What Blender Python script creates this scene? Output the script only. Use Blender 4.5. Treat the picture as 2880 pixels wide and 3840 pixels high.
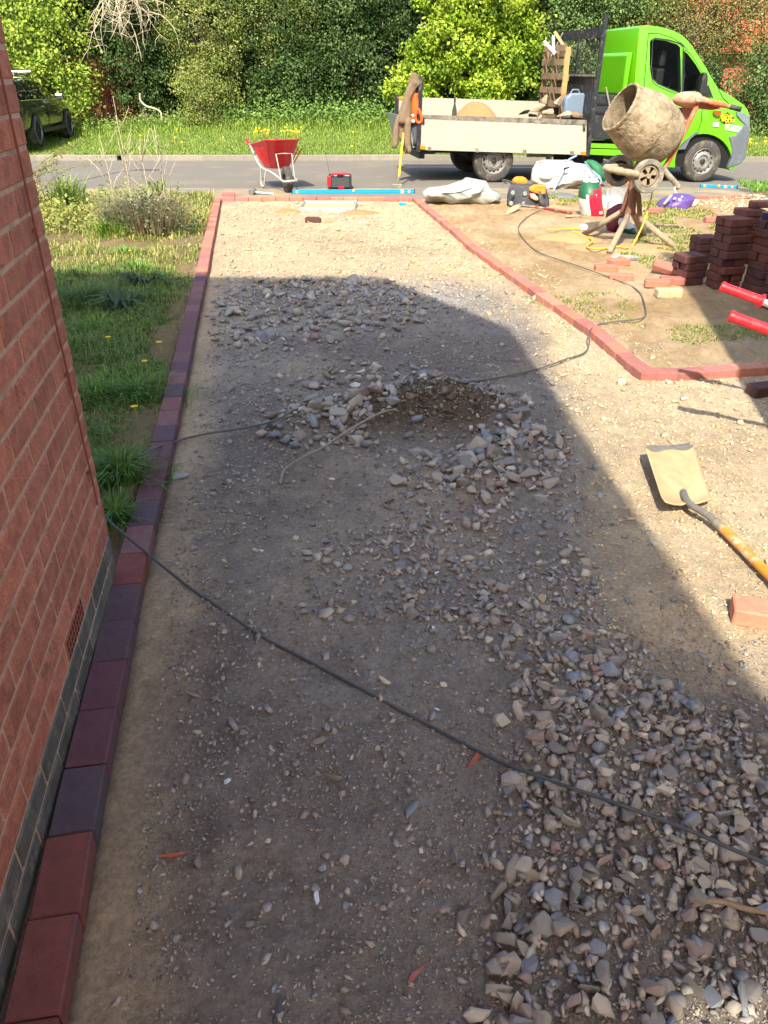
import bpy, bmesh, math, random
import numpy as np
from mathutils import Vector, Matrix, Euler
R = math.radians
random.seed(7); rng = np.random.default_rng(11)
S = bpy.context.scene
for o in list(bpy.data.objects): bpy.data.objects.remove(o)
C = S.collection

# ------------------------------------------------------------------ camera, sky, sun, exposure
F = 2884.0; CH = 1.53; TH = math.atan((1920 - 267) / F)
cam_d = bpy.data.cameras.new('camera'); cam = bpy.data.objects.new('camera', cam_d); C.objects.link(cam)
cam_d.sensor_fit = 'VERTICAL'; cam_d.sensor_height = 36.0; cam_d.lens = 36.0 * F / 3840
cam_d.clip_start = 0.05; cam_d.clip_end = 2000
cam.location = (0, 0, CH); cam.rotation_euler = (R(90) - TH, 0, 0)
S.camera = cam
SUN_AZ, SUN_EL = 11.0, 46.0              # shadows fall 11 degrees to the right of +Y
w = bpy.data.worlds.new('World'); S.world = w; w.use_nodes = True
wn = w.node_tree.nodes; wl = w.node_tree.links
sky = wn.new('ShaderNodeTexSky'); sky.sky_type = 'NISHITA'; sky.sun_disc = False
sky.sun_elevation = R(SUN_EL); sky.sun_rotation = R(180 + SUN_AZ); sky.air_density = 1.0; sky.dust_density = 2.5; sky.ozone_density = 0.6
bg = wn['Background']; bg.inputs[1].default_value = 0.15
wl.new(sky.outputs[0], bg.inputs[0])
sl = bpy.data.lights.new('sun', 'SUN'); sl.energy = 3.5; sl.angle = R(0.53); sl.color = (1.0, 0.93, 0.79)
so = bpy.data.objects.new('sun', sl); C.objects.link(so); so.location = (-3, -12, 14)
sd = Vector((math.sin(R(SUN_AZ)) * math.cos(R(SUN_EL)), math.cos(R(SUN_AZ)) * math.cos(R(SUN_EL)), -math.sin(R(SUN_EL))))
so.rotation_euler = sd.to_track_quat('-Z', 'Y').to_euler()
S.render.engine = 'CYCLES'
S.view_settings.view_transform = 'Standard'; S.view_settings.look = 'None'
S.view_settings.exposure = 1.36; S.view_settings.gamma = 1.0
S.cycles.max_bounces = 6; S.cycles.transparent_max_bounces = 8

# ------------------------------------------------------------------ pixel -> place
def ray(px, py):
    x = (px - 1440) / F; y = -(py - 1920) / F; c, s = math.cos(TH), math.sin(TH)
    return Vector((x, c + y * s, -s + y * c))
# the road bends away to the right and runs slightly downhill; s along it, t across it (t = 0 under the truck's near wheels)
TO = Vector((1.95, 14.85, -.2)); KN, KF = -.78, 3.95
_ds = .1; _s = np.arange(-60, 60 + _ds / 2, _ds); _u = np.clip((_s + 4) / 6, 0, 1); _ang = R(9.5) * _u * _u * (3 - 2 * _u)
_px = np.cumsum(np.cos(_ang)) * _ds; _py = np.cumsum(np.sin(_ang)) * _ds; _i0 = int(round(60 / _ds))
_px += TO.x - _px[_i0]; _py += TO.y - _py[_i0]
def zroad(s): return -.2 - .018 * max(-1.0, min(s, 14))
def RW(s, t, dz=0.0):                     # road place -> world
    i = int(np.clip(round((s + 60) / _ds), 0, len(_s) - 1)); a = _ang[i]
    return Vector((_px[i] - math.sin(a) * t, _py[i] + math.cos(a) * t, zroad(s) + dz))
def RI(x, y):                             # world -> road place
    i = int(np.argmin((_px - x) ** 2 + (_py - y) ** 2)); a = _ang[i]
    return _s[i], -(x - _px[i]) * math.sin(a) + (y - _py[i]) * math.cos(a)
def surf(x, y):                           # smooth height of the place: drive, pavement, road, verge
    if y < 12.2: return -.0125 * y
    s, t = RI(x, y); z = zroad(s)
    if t < KN:
        k = min(1.0, max(0.0, (y - 12.2) / (y - 12.2 + (KN - t) + 1e-6))); return -.1525 * (1 - k) + z * k
    if t < KF: return z
    return z + .10 + .036 * (t - KF) - .16 * math.exp(-((x + 8.6) / 1.8) ** 2) * min(1, (t - KF))
def g(px, py, dz=0.0):                    # pixel on the ground
    r = ray(px, py); z = -0.05
    for _ in range(14):
        t = (z + dz - CH) / r.z; z = surf(r.x * t, r.y * t)
    return Vector((r.x * t, r.y * t, z + dz))
def at(px, py, Y):                        # pixel at a known depth
    r = ray(px, py); return Vector((0, 0, CH)) + r * (Y / r.y)

# ------------------------------------------------------------------ mesh helpers
def lin(h):
    h = h.lstrip('#'); v = [int(h[i:i+2], 16) / 255 for i in (0, 2, 4)]
    return tuple(((c / 12.92) if c <= .04045 else ((c + .055) / 1.055) ** 2.4) for c in v)
class MB:
    def __init__(s): s.V = []; s.F = []; s.M = []; s.mi = 0
    def add(s, vs, fs):
        n = len(s.V); s.V += [tuple(v) for v in vs]; s.F += [tuple(i + n for i in f) for f in fs]; s.M += [s.mi] * len(fs); return s
    def box(s, c, d, rot=None):
        x, y, z = d[0] / 2, d[1] / 2, d[2] / 2
        vs = [Vector(p) for p in ((-x,-y,-z),(x,-y,-z),(x,y,-z),(-x,y,-z),(-x,-y,z),(x,-y,z),(x,y,z),(-x,y,z))]
        if rot is not None: vs = [rot @ v for v in vs]
        return s.add([v + Vector(c) for v in vs], [(0,3,2,1),(4,5,6,7),(0,1,5,4),(1,2,6,5),(2,3,7,6),(3,0,4,7)])
    def bar(s, a, b, wd, th, up=(0, 0, 1)):
        a, b = Vector(a), Vector(b); d = (b - a); L = d.length; d.normalize(); u = Vector(up)
        sx = d.cross(u)
        if sx.length < 1e-4: sx = d.cross(Vector((1, 0, 0)))
        sx.normalize(); u = sx.cross(d)
        m = Matrix((d, sx, u)).transposed()
        return s.box((a + b) / 2, (L, wd, th), m)
    def prism(s, A, B):
        n = len(A); 
        return s.add(list(A) + list(B), [tuple(range(n - 1, -1, -1)), tuple(range(n, 2 * n))] + [(i, (i + 1) % n, n + (i + 1) % n, n + i) for i in range(n)])
    def tube(s, pts, r, n=8, cap=True):
        pts = [Vector(p) for p in pts]; rs = r if hasattr(r, '__len__') else [r] * len(pts)
        rings = []; u = None
        for i, p in enumerate(pts):
            d = (pts[min(i + 1, len(pts) - 1)] - pts[max(i - 1, 0)])
            if d.length < 1e-9: d = Vector((0, 0, 1))
            d.normalize()
            if u is None:
                u = d.orthogonal().normalized()
            else:
                u = u - d * u.dot(d)
                u = u.normalized() if u.length > 1e-6 else d.orthogonal().normalized()
            v = d.cross(u)
            rings.append([p + (u * math.cos(a) + v * math.sin(a)) * rs[i] for a in [2 * math.pi * k / n for k in range(n)]])
        return s.loft(rings, cap)
    def loft(s, rings, cap=True, closed=True):
        n = len(rings[0]); vs = [v for r in rings for v in r]; fs = []
        for i in range(len(rings) - 1):
            for k in range(n if closed else n - 1):
                k2 = (k + 1) % n
                fs.append((i * n + k, i * n + k2, (i + 1) * n + k2, (i + 1) * n + k))
        if cap: fs += [tuple(range(n - 1, -1, -1)), tuple(range((len(rings) - 1) * n, len(rings) * n))]
        return s.add(vs, fs)
    def lathe(s, prof, c=(0, 0, 0), ax=(0, 0, 1), n=24, cap=False):
        c = Vector(c); ax = Vector(ax).normalized(); u = ax.orthogonal().normalized(); v = ax.cross(u)
        rings = [[c + ax * h + (u * math.cos(2 * math.pi * k / n) + v * math.sin(2 * math.pi * k / n)) * r for k in range(n)] for r, h in prof]
        return s.loft(rings, cap)
    def sheet(s, fn, nu, nv):
        vs = [fn(i / nu, j / nv) for j in range(nv + 1) for i in range(nu + 1)]
        return s.add(vs, [(j*(nu+1)+i, j*(nu+1)+i+1, (j+1)*(nu+1)+i+1, (j+1)*(nu+1)+i) for j in range(nv) for i in range(nu)])
    def mesh(s, name, mats, smooth=False, fix=True):
        me = bpy.data.meshes.new(name); me.from_pydata(s.V, [], s.F)
        for m in (mats if isinstance(mats, (list, tuple)) else [mats]): me.materials.append(m)
        me.polygons.foreach_set('material_index', s.M)
        if fix:
            bm = bmesh.new(); bm.from_mesh(me); bmesh.ops.recalc_face_normals(bm, faces=bm.faces); bm.to_mesh(me); bm.free()
        if smooth:
            me.polygons.foreach_set('use_smooth', [True] * len(me.polygons))
            if smooth != 'all':
                try: me.set_sharp_from_angle(angle=R(38))
                except Exception: pass
        return me
    def build(s, name, mats, parent=None, smooth=False, world=False, bevel=0, fix=True):
        if world and parent is not None:
            l = parent.location; s.V = [(v[0] - l.x, v[1] - l.y, v[2] - l.z) for v in s.V]
        o = bpy.data.objects.new(name, s.mesh(name, mats, smooth, fix)); C.objects.link(o)
        if parent is not None: o.parent = parent
        if bevel:
            b = o.modifiers.new('bevel', 'BEVEL'); b.width = bevel; b.segments = 2; b.limit_method = 'ANGLE'; b.angle_limit = R(35)
        return o
ORD = ['first', 'second', 'third', 'fourth', 'fifth', 'sixth', 'seventh', 'eighth', 'ninth', 'tenth', 'eleventh', 'twelfth', 'thirteenth', 'fourteenth', 'fifteenth', 'sixteenth']
def tag(o, label=None, cat=None, group=None, kind=None):
    for k, v in (('label', label), ('category', cat), ('group', group), ('kind', kind)):
        if v: o[k] = v
    return o
def thing(name, label, cat, loc=(0, 0, 0), rz=0.0, group=None):
    o = bpy.data.objects.new(name, None); o.empty_display_size = .1; C.objects.link(o)
    o.location = loc; o.rotation_euler = (0, 0, rz); return tag(o, label, cat, group)
def inst(name, me, loc, rot=(0, 0, 0), sc=(1, 1, 1), parent=None):
    o = bpy.data.objects.new(name, me); C.objects.link(o); o.location = loc; o.rotation_euler = rot; o.scale = sc
    if parent is not None: o.parent = parent
    return o
def np_mesh(name, V, Fc, mat, cols=None, n=None, smooth=False):   # Fc (m,k) ints of one size
    me = bpy.data.meshes.new(name); V = np.asarray(V, np.float32); Fc = np.asarray(Fc, np.int32)
    k = Fc.shape[1]
    me.vertices.add(len(V)); me.vertices.foreach_set('co', V.ravel())
    me.loops.add(Fc.size); me.loops.foreach_set('vertex_index', Fc.ravel())
    me.polygons.add(len(Fc)); me.polygons.foreach_set('loop_start', np.arange(0, Fc.size, k, dtype=np.int32))
    me.polygons.foreach_set('loop_total', np.full(len(Fc), k, np.int32))
    if smooth: me.polygons.foreach_set('use_smooth', np.ones(len(Fc), bool))
    me.materials.append(mat)
    if cols is not None:
        ca = me.color_attributes.new('Col', 'FLOAT_COLOR', 'POINT')
        ca.data.foreach_set('color', np.concatenate([cols, np.ones((len(cols), 1))], 1).astype(np.float32).ravel())
    me.update(calc_edges=True)
    return me
def np_obj(name, V, Fc, mat, cols=None, parent=None, smooth=False):
    o = bpy.data.objects.new(name, np_mesh(name, V, Fc, mat, cols, smooth=smooth)); C.objects.link(o)
    if parent is not None: o.parent = parent
    return o
def vnoise(x, y, sc, seed=0):
    x = np.asarray(x, float) * sc + 31.7 * seed; y = np.asarray(y, float) * sc - 17.3 * seed
    xi = np.floor(x); yi = np.floor(y); fx = x - xi; fy = y - yi; fx = fx*fx*(3-2*fx); fy = fy*fy*(3-2*fy)
    def h(a, b):
        v = np.sin(a * 127.1 + b * 311.7 + seed * 74.7) * 43758.5453; return v - np.floor(v)
    return (h(xi,yi)*(1-fx)+h(xi+1,yi)*fx)*(1-fy)+(h(xi,yi+1)*(1-fx)+h(xi+1,yi+1)*fx)*fy - .5

# ------------------------------------------------------------------ materials
def nodes(name):
    m = bpy.data.materials.new(name); m.use_nodes = True; nt = m.node_tree
    return m, nt, nt.nodes['Principled BSDF']
def M(name, col, rough=.6, var=.2, scale=25, bump=0, bscale=120, metal=0, spec=.4, dirt=None, dirt_amt=.5, dirt_scale=6, rand=0, coat=0, trans=0):
    if isinstance(col, str): col = lin(col)
    m, nt, p = nodes(name); N, L = nt.nodes.new, nt.links.new
    tc = N('ShaderNodeTexCoord'); src = tc.outputs['Object']
    if rand:
        oi = N('ShaderNodeObjectInfo'); va = N('ShaderNodeVectorMath'); va.operation = 'MULTIPLY_ADD'
        cx = N('ShaderNodeCombineXYZ'); L(oi.outputs['Random'], cx.inputs[0]); L(oi.outputs['Random'], cx.inputs[1])
        L(cx.outputs[0], va.inputs[0]); va.inputs[1].default_value = (37, 91, 13); L(src, va.inputs[2]); src = va.outputs[0]
    nz = N('ShaderNodeTexNoise'); nz.inputs['Scale'].default_value = scale; nz.inputs['Detail'].default_value = 6; nz.inputs['Roughness'].default_value = .65; L(src, nz.inputs[0])
    mx = N('ShaderNodeMix'); mx.data_type = 'RGBA'
    mr = N('ShaderNodeMapRange'); mr.inputs[1].default_value = .3; mr.inputs[2].default_value = .7; L(nz.outputs[0], mr.inputs[0]); L(mr.outputs[0], mx.inputs[0])
    mx.inputs[6].default_value = (*[c * (1 - var) for c in col], 1); mx.inputs[7].default_value = (*[min(1, c * (1 + var)) for c in col], 1)
    out = mx.outputs[2]
    if dirt:
        if isinstance(dirt, str): dirt = lin(dirt)
        n2 = N('ShaderNodeTexNoise'); n2.inputs['Scale'].default_value = dirt_scale; n2.inputs['Detail'].default_value = 8; n2.inputs['Roughness'].default_value = .7; L(src, n2.inputs[0])
        r2 = N('ShaderNodeMapRange'); r2.inputs[1].default_value = .62 - dirt_amt * .3; r2.inputs[2].default_value = .78 - dirt_amt * .3; L(n2.outputs[0], r2.inputs[0])
        m2 = N('ShaderNodeMix'); m2.data_type = 'RGBA'; L(r2.outputs[0], m2.inputs[0]); L(out, m2.inputs[6]); m2.inputs[7].default_value = (*dirt, 1); out = m2.outputs[2]
    if rand:
        hs = N('ShaderNodeHueSaturation'); r3 = N('ShaderNodeMapRange'); L(oi.outputs['Random'], r3.inputs[0]); r3.inputs[3].default_value = 1 - rand; r3.inputs[4].default_value = 1 + rand
        L(r3.outputs[0], hs.inputs['Value']); L(out, hs.inputs['Color']); out = hs.outputs[0]
    L(out, p.inputs['Base Color'])
    p.inputs['Roughness'].default_value = rough; p.inputs['Metallic'].default_value = metal; p.inputs['Specular IOR Level'].default_value = spec
    if coat: p.inputs['Coat Weight'].default_value = coat; p.inputs['Coat Roughness'].default_value = .05
    if trans: p.inputs['Transmission Weight'].default_value = trans
    if bump:
        nb = N('ShaderNodeTexNoise'); nb.inputs['Scale'].default_value = bscale; nb.inputs['Detail'].default_value = 5; L(src, nb.inputs[0])
        b = N('ShaderNodeBump'); b.inputs['Strength'].default_value = bump; b.inputs['Distance'].default_value = .01; L(nb.outputs[0], b.inputs['Height']); L(b.outputs[0], p.inputs['Normal'])
    return m
def M_attr(name, rough=.9, nscale=60, namt=.35, bump=.5, bscale=150, bdist=.01, spec=.2, trans=0.0):
    m, nt, p = nodes(name); N, L = nt.nodes.new, nt.links.new
    a = N('ShaderNodeVertexColor'); a.layer_name = 'Col'
    out = a.outputs[0]; tc = N('ShaderNodeTexCoord')
    if namt:
        nz = N('ShaderNodeTexNoise'); nz.inputs['Scale'].default_value = nscale; nz.inputs['Detail'].default_value = 8; nz.inputs['Roughness'].default_value = .7; L(tc.outputs['Object'], nz.inputs[0])
        mr = N('ShaderNodeMapRange'); mr.inputs[1].default_value = .3; mr.inputs[2].default_value = .7; mr.inputs[3].default_value = 1 - namt; mr.inputs[4].default_value = 1 + namt; L(nz.outputs[0], mr.inputs[0])
        hs = N('ShaderNodeHueSaturation'); L(mr.outputs[0], hs.inputs['Value']); L(out, hs.inputs['Color']); out = hs.outputs[0]
    L(out, p.inputs['Base Color']); p.inputs['Roughness'].default_value = rough; p.inputs['Specular IOR Level'].default_value = spec
    if bump:
        nb = N('ShaderNodeTexNoise'); nb.inputs['Scale'].default_value = bscale; nb.inputs['Detail'].default_value = 8; nb.inputs['Roughness'].default_value = .7; L(tc.outputs['Object'], nb.inputs[0])
        b = N('ShaderNodeBump'); b.inputs['Strength'].default_value = bump; b.inputs['Distance'].default_value = bdist; L(nb.outputs[0], b.inputs['Height']); L(b.outputs[0], p.inputs['Normal'])
    if trans:
        t = N('ShaderNodeBsdfTranslucent'); L(out, t.inputs[0]); ms = N('ShaderNodeMixShader'); ms.inputs[0].default_value = trans
        L(p.outputs[0], ms.inputs[1]); L(t.outputs[0], ms.inputs[2]); L(ms.outputs[0], nt.nodes['Material Output'].inputs[0])
    return m
def M_ramp(name, cols, rough=.85, bump=.4, bscale=90, var=.25, nscale=40, white=0):   # one colour per object
    m, nt, p = nodes(name); N, L = nt.nodes.new, nt.links.new
    oi = N('ShaderNodeObjectInfo'); cr = N('ShaderNodeValToRGB'); cr.color_ramp.interpolation = 'CONSTANT'
    el = cr.color_ramp.elements; el.remove(el[1])
    for i, c in enumerate(cols):
        e = el[0] if i == 0 else el.new(i / len(cols))
        e.color = (*(lin(c) if isinstance(c, str) else c), 1)
    L(oi.outputs['Random'], cr.inputs[0]); tc = N('ShaderNodeTexCoord')
    va = N('ShaderNodeVectorMath'); va.operation = 'MULTIPLY_ADD'; cx = N('ShaderNodeCombineXYZ'); L(oi.outputs['Random'], cx.inputs[0]); L(cx.outputs[0], va.inputs[0]); va.inputs[1].default_value = (57, 0, 0); L(tc.outputs['Object'], va.inputs[2])
    nz = N('ShaderNodeTexNoise'); nz.inputs['Scale'].default_value = nscale; nz.inputs['Detail'].default_value = 7; nz.inputs['Roughness'].default_value = .7; L(va.outputs[0], nz.inputs[0])
    mr = N('ShaderNodeMapRange'); mr.inputs[1].default_value = .3; mr.inputs[2].default_value = .7; mr.inputs[3].default_value = 1 - var; mr.inputs[4].default_value = 1 + var; L(nz.outputs[0], mr.inputs[0])
    hs = N('ShaderNodeHueSaturation'); L(mr.outputs[0], hs.inputs['Value']); L(cr.outputs[0], hs.inputs['Color']); L(hs.outputs[0], p.inputs['Base Color'])
    p.inputs['Roughness'].default_value = rough; p.inputs['Specular IOR Level'].default_value = .25
    nb = N('ShaderNodeTexNoise'); nb.inputs['Scale'].default_value = bscale; nb.inputs['Detail'].default_value = 6; L(va.outputs[0], nb.inputs[0])
    b = N('ShaderNodeBump'); b.inputs['Strength'].default_value = bump; b.inputs['Distance'].default_value = .006; L(nb.outputs[0], b.inputs['Height']); L(b.outputs[0], p.inputs['Normal'])
    return m
def M_glass(name, tint=(.55, .62, .6), alpha=.45, rough=.02):
    m, nt, p = nodes(name); N, L = nt.nodes.new, nt.links.new
    p.inputs['Base Color'].default_value = (.01, .012, .012, 1); p.inputs['Roughness'].default_value = rough; p.inputs['Specular IOR Level'].default_value = .6
    t = N('ShaderNodeBsdfTransparent'); t.inputs[0].default_value = (*tint, 1)
    ms = N('ShaderNodeMixShader'); ms.inputs[0].default_value = alpha
    L(p.outputs[0], ms.inputs[1]); L(t.outputs[0], ms.inputs[2]); L(ms.outputs[0], nt.nodes['Material Output'].inputs[0]); return m

STONES = ['#9a948b', '#8d8983', '#a8a195', '#838079', '#b3ab9e', '#7d7b79', '#968d83', '#9c9894', '#8d8079', '#7e828a', '#a69b8d', '#94857c', '#bdb6a9', '#8d8881', '#a0978a', '#898683', '#a79f94', '#8f8c88', '#9d958a', '#8a8d92', '#94827a']
m_soil = M_attr('soil', .95, 70, .34, 1.0, 150, .02)
m_peb = M_attr('pebbles', .85, 120, .2, .25, 300, .004)
m_stone = M_ramp('rubble_stone', STONES)
m_grass = M_attr('grass', .6, 30, 0, 0, trans=.35, spec=.3)
m_leaf = M_attr('leaves', .55, 30, 0, 0, trans=.22, spec=.18)
m_bark = M('bark', '#6f6252', .9, .35, 30, .5, 60)
m_dead = M('dead_wood', '#b3a58c', .85, .3, 40, .3)
m_mortar = M('mortar', '#c09c86', .95, .2, 60, .5, 200, dirt='#9c8270', dirt_amt=.4, dirt_scale=9)
m_brick = M('red_brick', '#bb735a', .88, .22, 34, .9, 130, rand=.15, dirt='#9c5f4b', dirt_amt=.5, dirt_scale=18)
m_blue = M('engineering_brick', '#5c5850', .65, .35, 18, .5, 130, rand=.2, dirt='#8d8675', dirt_amt=.25, dirt_scale=25)
m_vent = M('vent_shade', '#4a2a22', .9, .1)
m_airb = M('terracotta', '#a4553d', .85, .25, 30, .5, 150)
PAV = ['#7a4540', '#6a4042', '#80483f', '#5f4145', '#6e403c', '#743f40', '#564246']
m_paver = M_ramp('paver', PAV, .8, .35, 260, .2, 30)
m_paverp = M_ramp('purple_paver', ['#66494c', '#75524f', '#5c484e', '#7a5656', '#6a4a4c', '#58474e', '#704e50'], .8, .35, 260, .2, 30)
m_paverl = M_ramp('dusty_paver', ['#b8735c', '#ad6b5c', '#bf8068', '#a3685c', '#b57660', '#aa7066', '#9c665c'], .85, .35, 260, .2, 30)
m_paverd = M_ramp('dark_paver', ['#5e3d37', '#653f37', '#573a36', '#6a4139', '#523838'], .8, .3, 260, .2, 30)
m_asph = M('asphalt', '#6f695f', .95, .14, 40, .5, 260, dirt='#7d7567', dirt_amt=.35, dirt_scale=1.2)
m_pave = M('pavement_tarmac', '#787165', .95, .15, 30, .5, 240, dirt='#a08b6b', dirt_amt=.55, dirt_scale=.9)
m_kerb = M('kerb_concrete', '#857d70', .9, .2, 20, .4, 120, dirt='#7d7a6a', dirt_amt=.4, dirt_scale=5, rand=.1)
m_green = M('green_paint', (0.115, 0.42, 0.004), .3, .03, 4, spec=.5, coat=.35)
m_blackp = M('black_plastic', '#26282a', .55, .25, 20, dirt='#55524c', dirt_amt=.25, dirt_scale=8)
m_greyp = M('grey_bumper_plastic', '#5a6066', .6, .12, 15, dirt='#74777a', dirt_amt=.3, dirt_scale=5)
m_white = M('scuffed_white_paint', '#a5a08e', .8, .08, 8, dirt='#857e6b', dirt_amt=.06, dirt_scale=11)
m_bsteel = M('black_steel', '#24262a', .5, .3, 15, dirt='#6b6358', dirt_amt=.3, dirt_scale=9)
m_rustrail = M('weathered_rail', '#7c7468', .8, .3, 14, dirt='#4d463c', dirt_amt=.5, dirt_scale=10)
m_rubber = M('tyre_rubber', '#45423e', .9, .2, 25, .3, 150, dirt='#77705f', dirt_amt=.35, dirt_scale=7)
m_rim = M('steel_rim', '#8a8782', .5, .15, 20, metal=.3, dirt='#6b6457', dirt_amt=.4, dirt_scale=14)
m_dark = M('dark_void', '#141415', .9, .1)
m_glass = M_glass('window_glass', (.86, .9, .88), .93)
m_glassd = M_glass('car_glass', (.25, .32, .3), .15)
m_lens = M('headlamp_lens', '#6d7880', .12, .2, 25, spec=.7, coat=1)
m_amber = M('amber_lens', '#e07b12', .3, .2, 60, coat=.6)
m_amberd = M('dark_amber_lens', '#8a4a10', .25, .3, 80, coat=.6)
m_yell = M('yellow_plastic', '#e8c31c', .45, .1)
m_black = M('black', '#161616', .7, .2)
m_whitet = M('white_vinyl', '#e8e8e4', .5, .05)
m_red = M('red_plastic', '#c81a26', .38, .12, 6, coat=.25, dirt='#a8423c', dirt_amt=.25, dirt_scale=6)
m_redgrip = M('red_grip', '#d8242f', .45, .12, 30, dirt='#c0494c', dirt_amt=.3, dirt_scale=25)
m_redpaint = M('red_paint', '#c9202a', .4, .08)
m_tubeg = M('galvanised_tube', '#b9b8b0', .5, .15, 30, metal=.35, dirt='#8f8571', dirt_amt=.3, dirt_scale=12)
m_tubeold = M('dusty_tube', '#9a8e7c', .8, .3, 25, dirt='#6b6254', dirt_amt=.4, dirt_scale=16)
m_bluel = M('blue_aluminium', '#1597d4', .35, .06, 10, coat=.3)
m_metal = M('galvanised_sheet', '#b8bcbc', .4, .12, 12, metal=.6)
m_conc = M('dried_concrete', '#9c8c72', .95, .25, 14, .9, 60, dirt='#74664f', dirt_amt=.5, dirt_scale=9)
m_concin = M('drum_inside', '#8f806a', .95, .3, 10, .8, 50, dirt='#5a4f42', dirt_amt=.5)
m_orange = M('orange_frame', '#d0673f', .7, .2, 20, .3, 80, dirt='#b59a80', dirt_amt=.45, dirt_scale=8)
m_orangeh = M('dusty_orange_hood', '#c4937a', .8, .15, 14, dirt='#b5705a', dirt_amt=.35, dirt_scale=6)
m_legs = M('stand_steel', '#7d5646', .75, .25, 18, .3, dirt='#4a3a34', dirt_amt=.3)
m_legc = M('cement_coated_leg', '#9c8d75', .95, .2, 25, .6, 90, dirt='#8a7c66', dirt_amt=.4, dirt_scale=20)
m_wood = M('pallet_wood', '#8d7355', .85, .3, 14, .3, 60, dirt='#5e4d3b', dirt_amt=.45, dirt_scale=7)
m_woodl = M('pale_timber', '#b98d5c', .8, .2, 18, dirt='#8d6b45', dirt_amt=.3)
m_handle = M('varnished_handle', '#c8801f', .45, .2, 12, coat=.25, dirt='#d8cdb8', dirt_amt=.2, dirt_scale=9)
m_steel = M('worn_steel', '#7d786f', .55, .25, 25, metal=.4, dirt='#a8987a', dirt_amt=.4, dirt_scale=14)
m_sandc = M('sand_coated_steel', '#b39a72', .9, .14, 14, .3, 120, dirt='#bda680', dirt_amt=.5, dirt_scale=6)
m_cable = M('black_cable', '#43474a', .6, .15, 40, dirt='#57544e', dirt_amt=.3)
m_cablet = M('faded_cable', '#5f5c56', .7, .2, 30)
m_cableb = M('brown_cable', '#8a4c38', .7, .2, 30)
m_oldstrip = M('old_strap', '#8a8272', .8, .2, 40)
m_hose = M('yellow_flex', '#d8b63a', .5, .1, 30)
m_poly = M('clear_polythene', '#a3a59d', .35, .12, 6, spec=.5)
m_bagw = M('woven_white_bag', '#bfbcb4', .75, .1, 10, .3, 300, dirt='#b59c84', dirt_amt=.2, dirt_scale=3)
m_bagin = M('dusty_bag_lining', '#8d6f58', .9, .2, 8)
m_bagg = M('green_bag', '#2c6b48', .7, .2, 8)
m_canvas = M('grey_canvas', '#45464a', .9, .2, 30, .4, 300, dirt='#6f6b63', dirt_amt=.35, dirt_scale=6)
m_canvo = M('orange_canvas', '#d5862a', .85, .12, 30)
m_cred = M('bag_red', '#bf1c33', .45, .1, 20); m_cgreen = M('bag_green', '#1f5a3c', .45, .15, 14); m_cwhite = M('bag_white', '#cfcabd', .5, .12, 20)
m_maroon = M('maroon_bag', '#6b1730', .45, .2, 14); m_purple = M('purple_bag', '#5d4488', .45, .15, 12); m_beige = M('beige_print', '#c4b294', .6, .1)
m_jacket = M('brown_jacket', '#7a6650', .95, .16, 12, .5, 160); m_hood = M('grey_fleece', '#4c4d52', .95, .15, 14, .4, 160)
m_hivis = M('orange_hivis', '#e85a20', .75, .1, 12); m_silver = M('reflective_tape', '#b9babb', .4, .08)
m_sand = M('building_sand', '#a0764c', .98, .15, 20, .7, 90)
m_chunk = M('broken_concrete', '#b3a184', .95, .35, 26, 1.0, 45, dirt='#85765f', dirt_amt=.4, dirt_scale=20)
m_jerry = M('grey_jerrycan', '#6f7f90', .4, .1)
m_car = M('dark_green_car', '#131715', .25, .12, 4, metal=0, spec=.6, coat=1)
m_chrome = M('chrome', '#d5d8da', .15, .05, metal=1)
m_roof = M('clay_roof_tile', '#b3573b', .85, .25, 6, rand=.12)
m_bounce = M('pale_bounce_wall', '#cfc6b6', .9, .1)
m_fence = M('red_brown_fence', '#7a4030', .85, .2, 10, rand=.12)
m_solar = M('solar_panel', '#28406b', .2, .1, coat=.8)
m_wallfar = M('house_brick', '#a35c43', .9, .25, 12, .4, 60)
m_grey = M('grey_plastic', '#8b8d8c', .6, .15)

# ------------------------------------------------------------------ the ground
LEDGE = [(120, 4300), (233, 3760), (309, 3354), (360, 3051), (407, 2803), (449, 2597), (511, 2273), (538, 2140), (562, 2027), (586, 1928), (607, 1836), (641, 1684), (656, 1619), (668, 1552), (716, 1323), (742, 1179), (776, 1024), (796, 909), (828, 741)]
LP = [g(x, y, .05) for x, y in LEDGE]
REDGE = [(1546, 741), (1616, 800), (1702, 870), (1751, 918), (1900, 1022), (2080, 1148), (2210, 1235), (2364, 1368), (2408, 1399)]
RP = [g(x, y, .05) for x, y in REDGE]
R2 = [g(x, y, .05) for x, y in ((2418, 1399), (2500, 1403), (2610, 1396), (2726, 1389), (2880, 1377), (3100, 1362))]
ly = np.array([p.y for p in LP]); lx = np.array([p.x for p in LP])
ry = np.array([p.y for p in RP][::-1]); rx = np.array([p.x for p in RP][::-1])
def xl(y): return np.interp(y, ly, lx)
def xr(y): return np.interp(y, ry, rx)
def yr2(x): return np.interp(x, [p.x for p in R2], [p.y for p in R2])
s16 = 2880 / 1659
def gs(x, y, dz=0): return g(x * s16, y * s16, dz)
def pdist(x, y, pts):
    d = np.full(np.shape(x), 9e9)
    for a, b in zip(pts[:-1], pts[1:]):
        ax, ay, bx, by = a.x, a.y, b.x, b.y; L2 = (bx-ax)**2 + (by-ay)**2 + 1e-9
        t = np.clip(((x-ax)*(bx-ax) + (y-ay)*(by-ay)) / L2, 0, 1)
        d = np.minimum(d, np.hypot(x-ax-t*(bx-ax), y-ay-t*(by-ay)))
    return d
CREST = [gs(640, 925), gs(740, 900), gs(860, 880), gs(1060, 910), gs(1110, 970), gs(1030, 1030)]
SOILP = [gs(850, 905), gs(930, 888), gs(1010, 910)]
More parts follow.
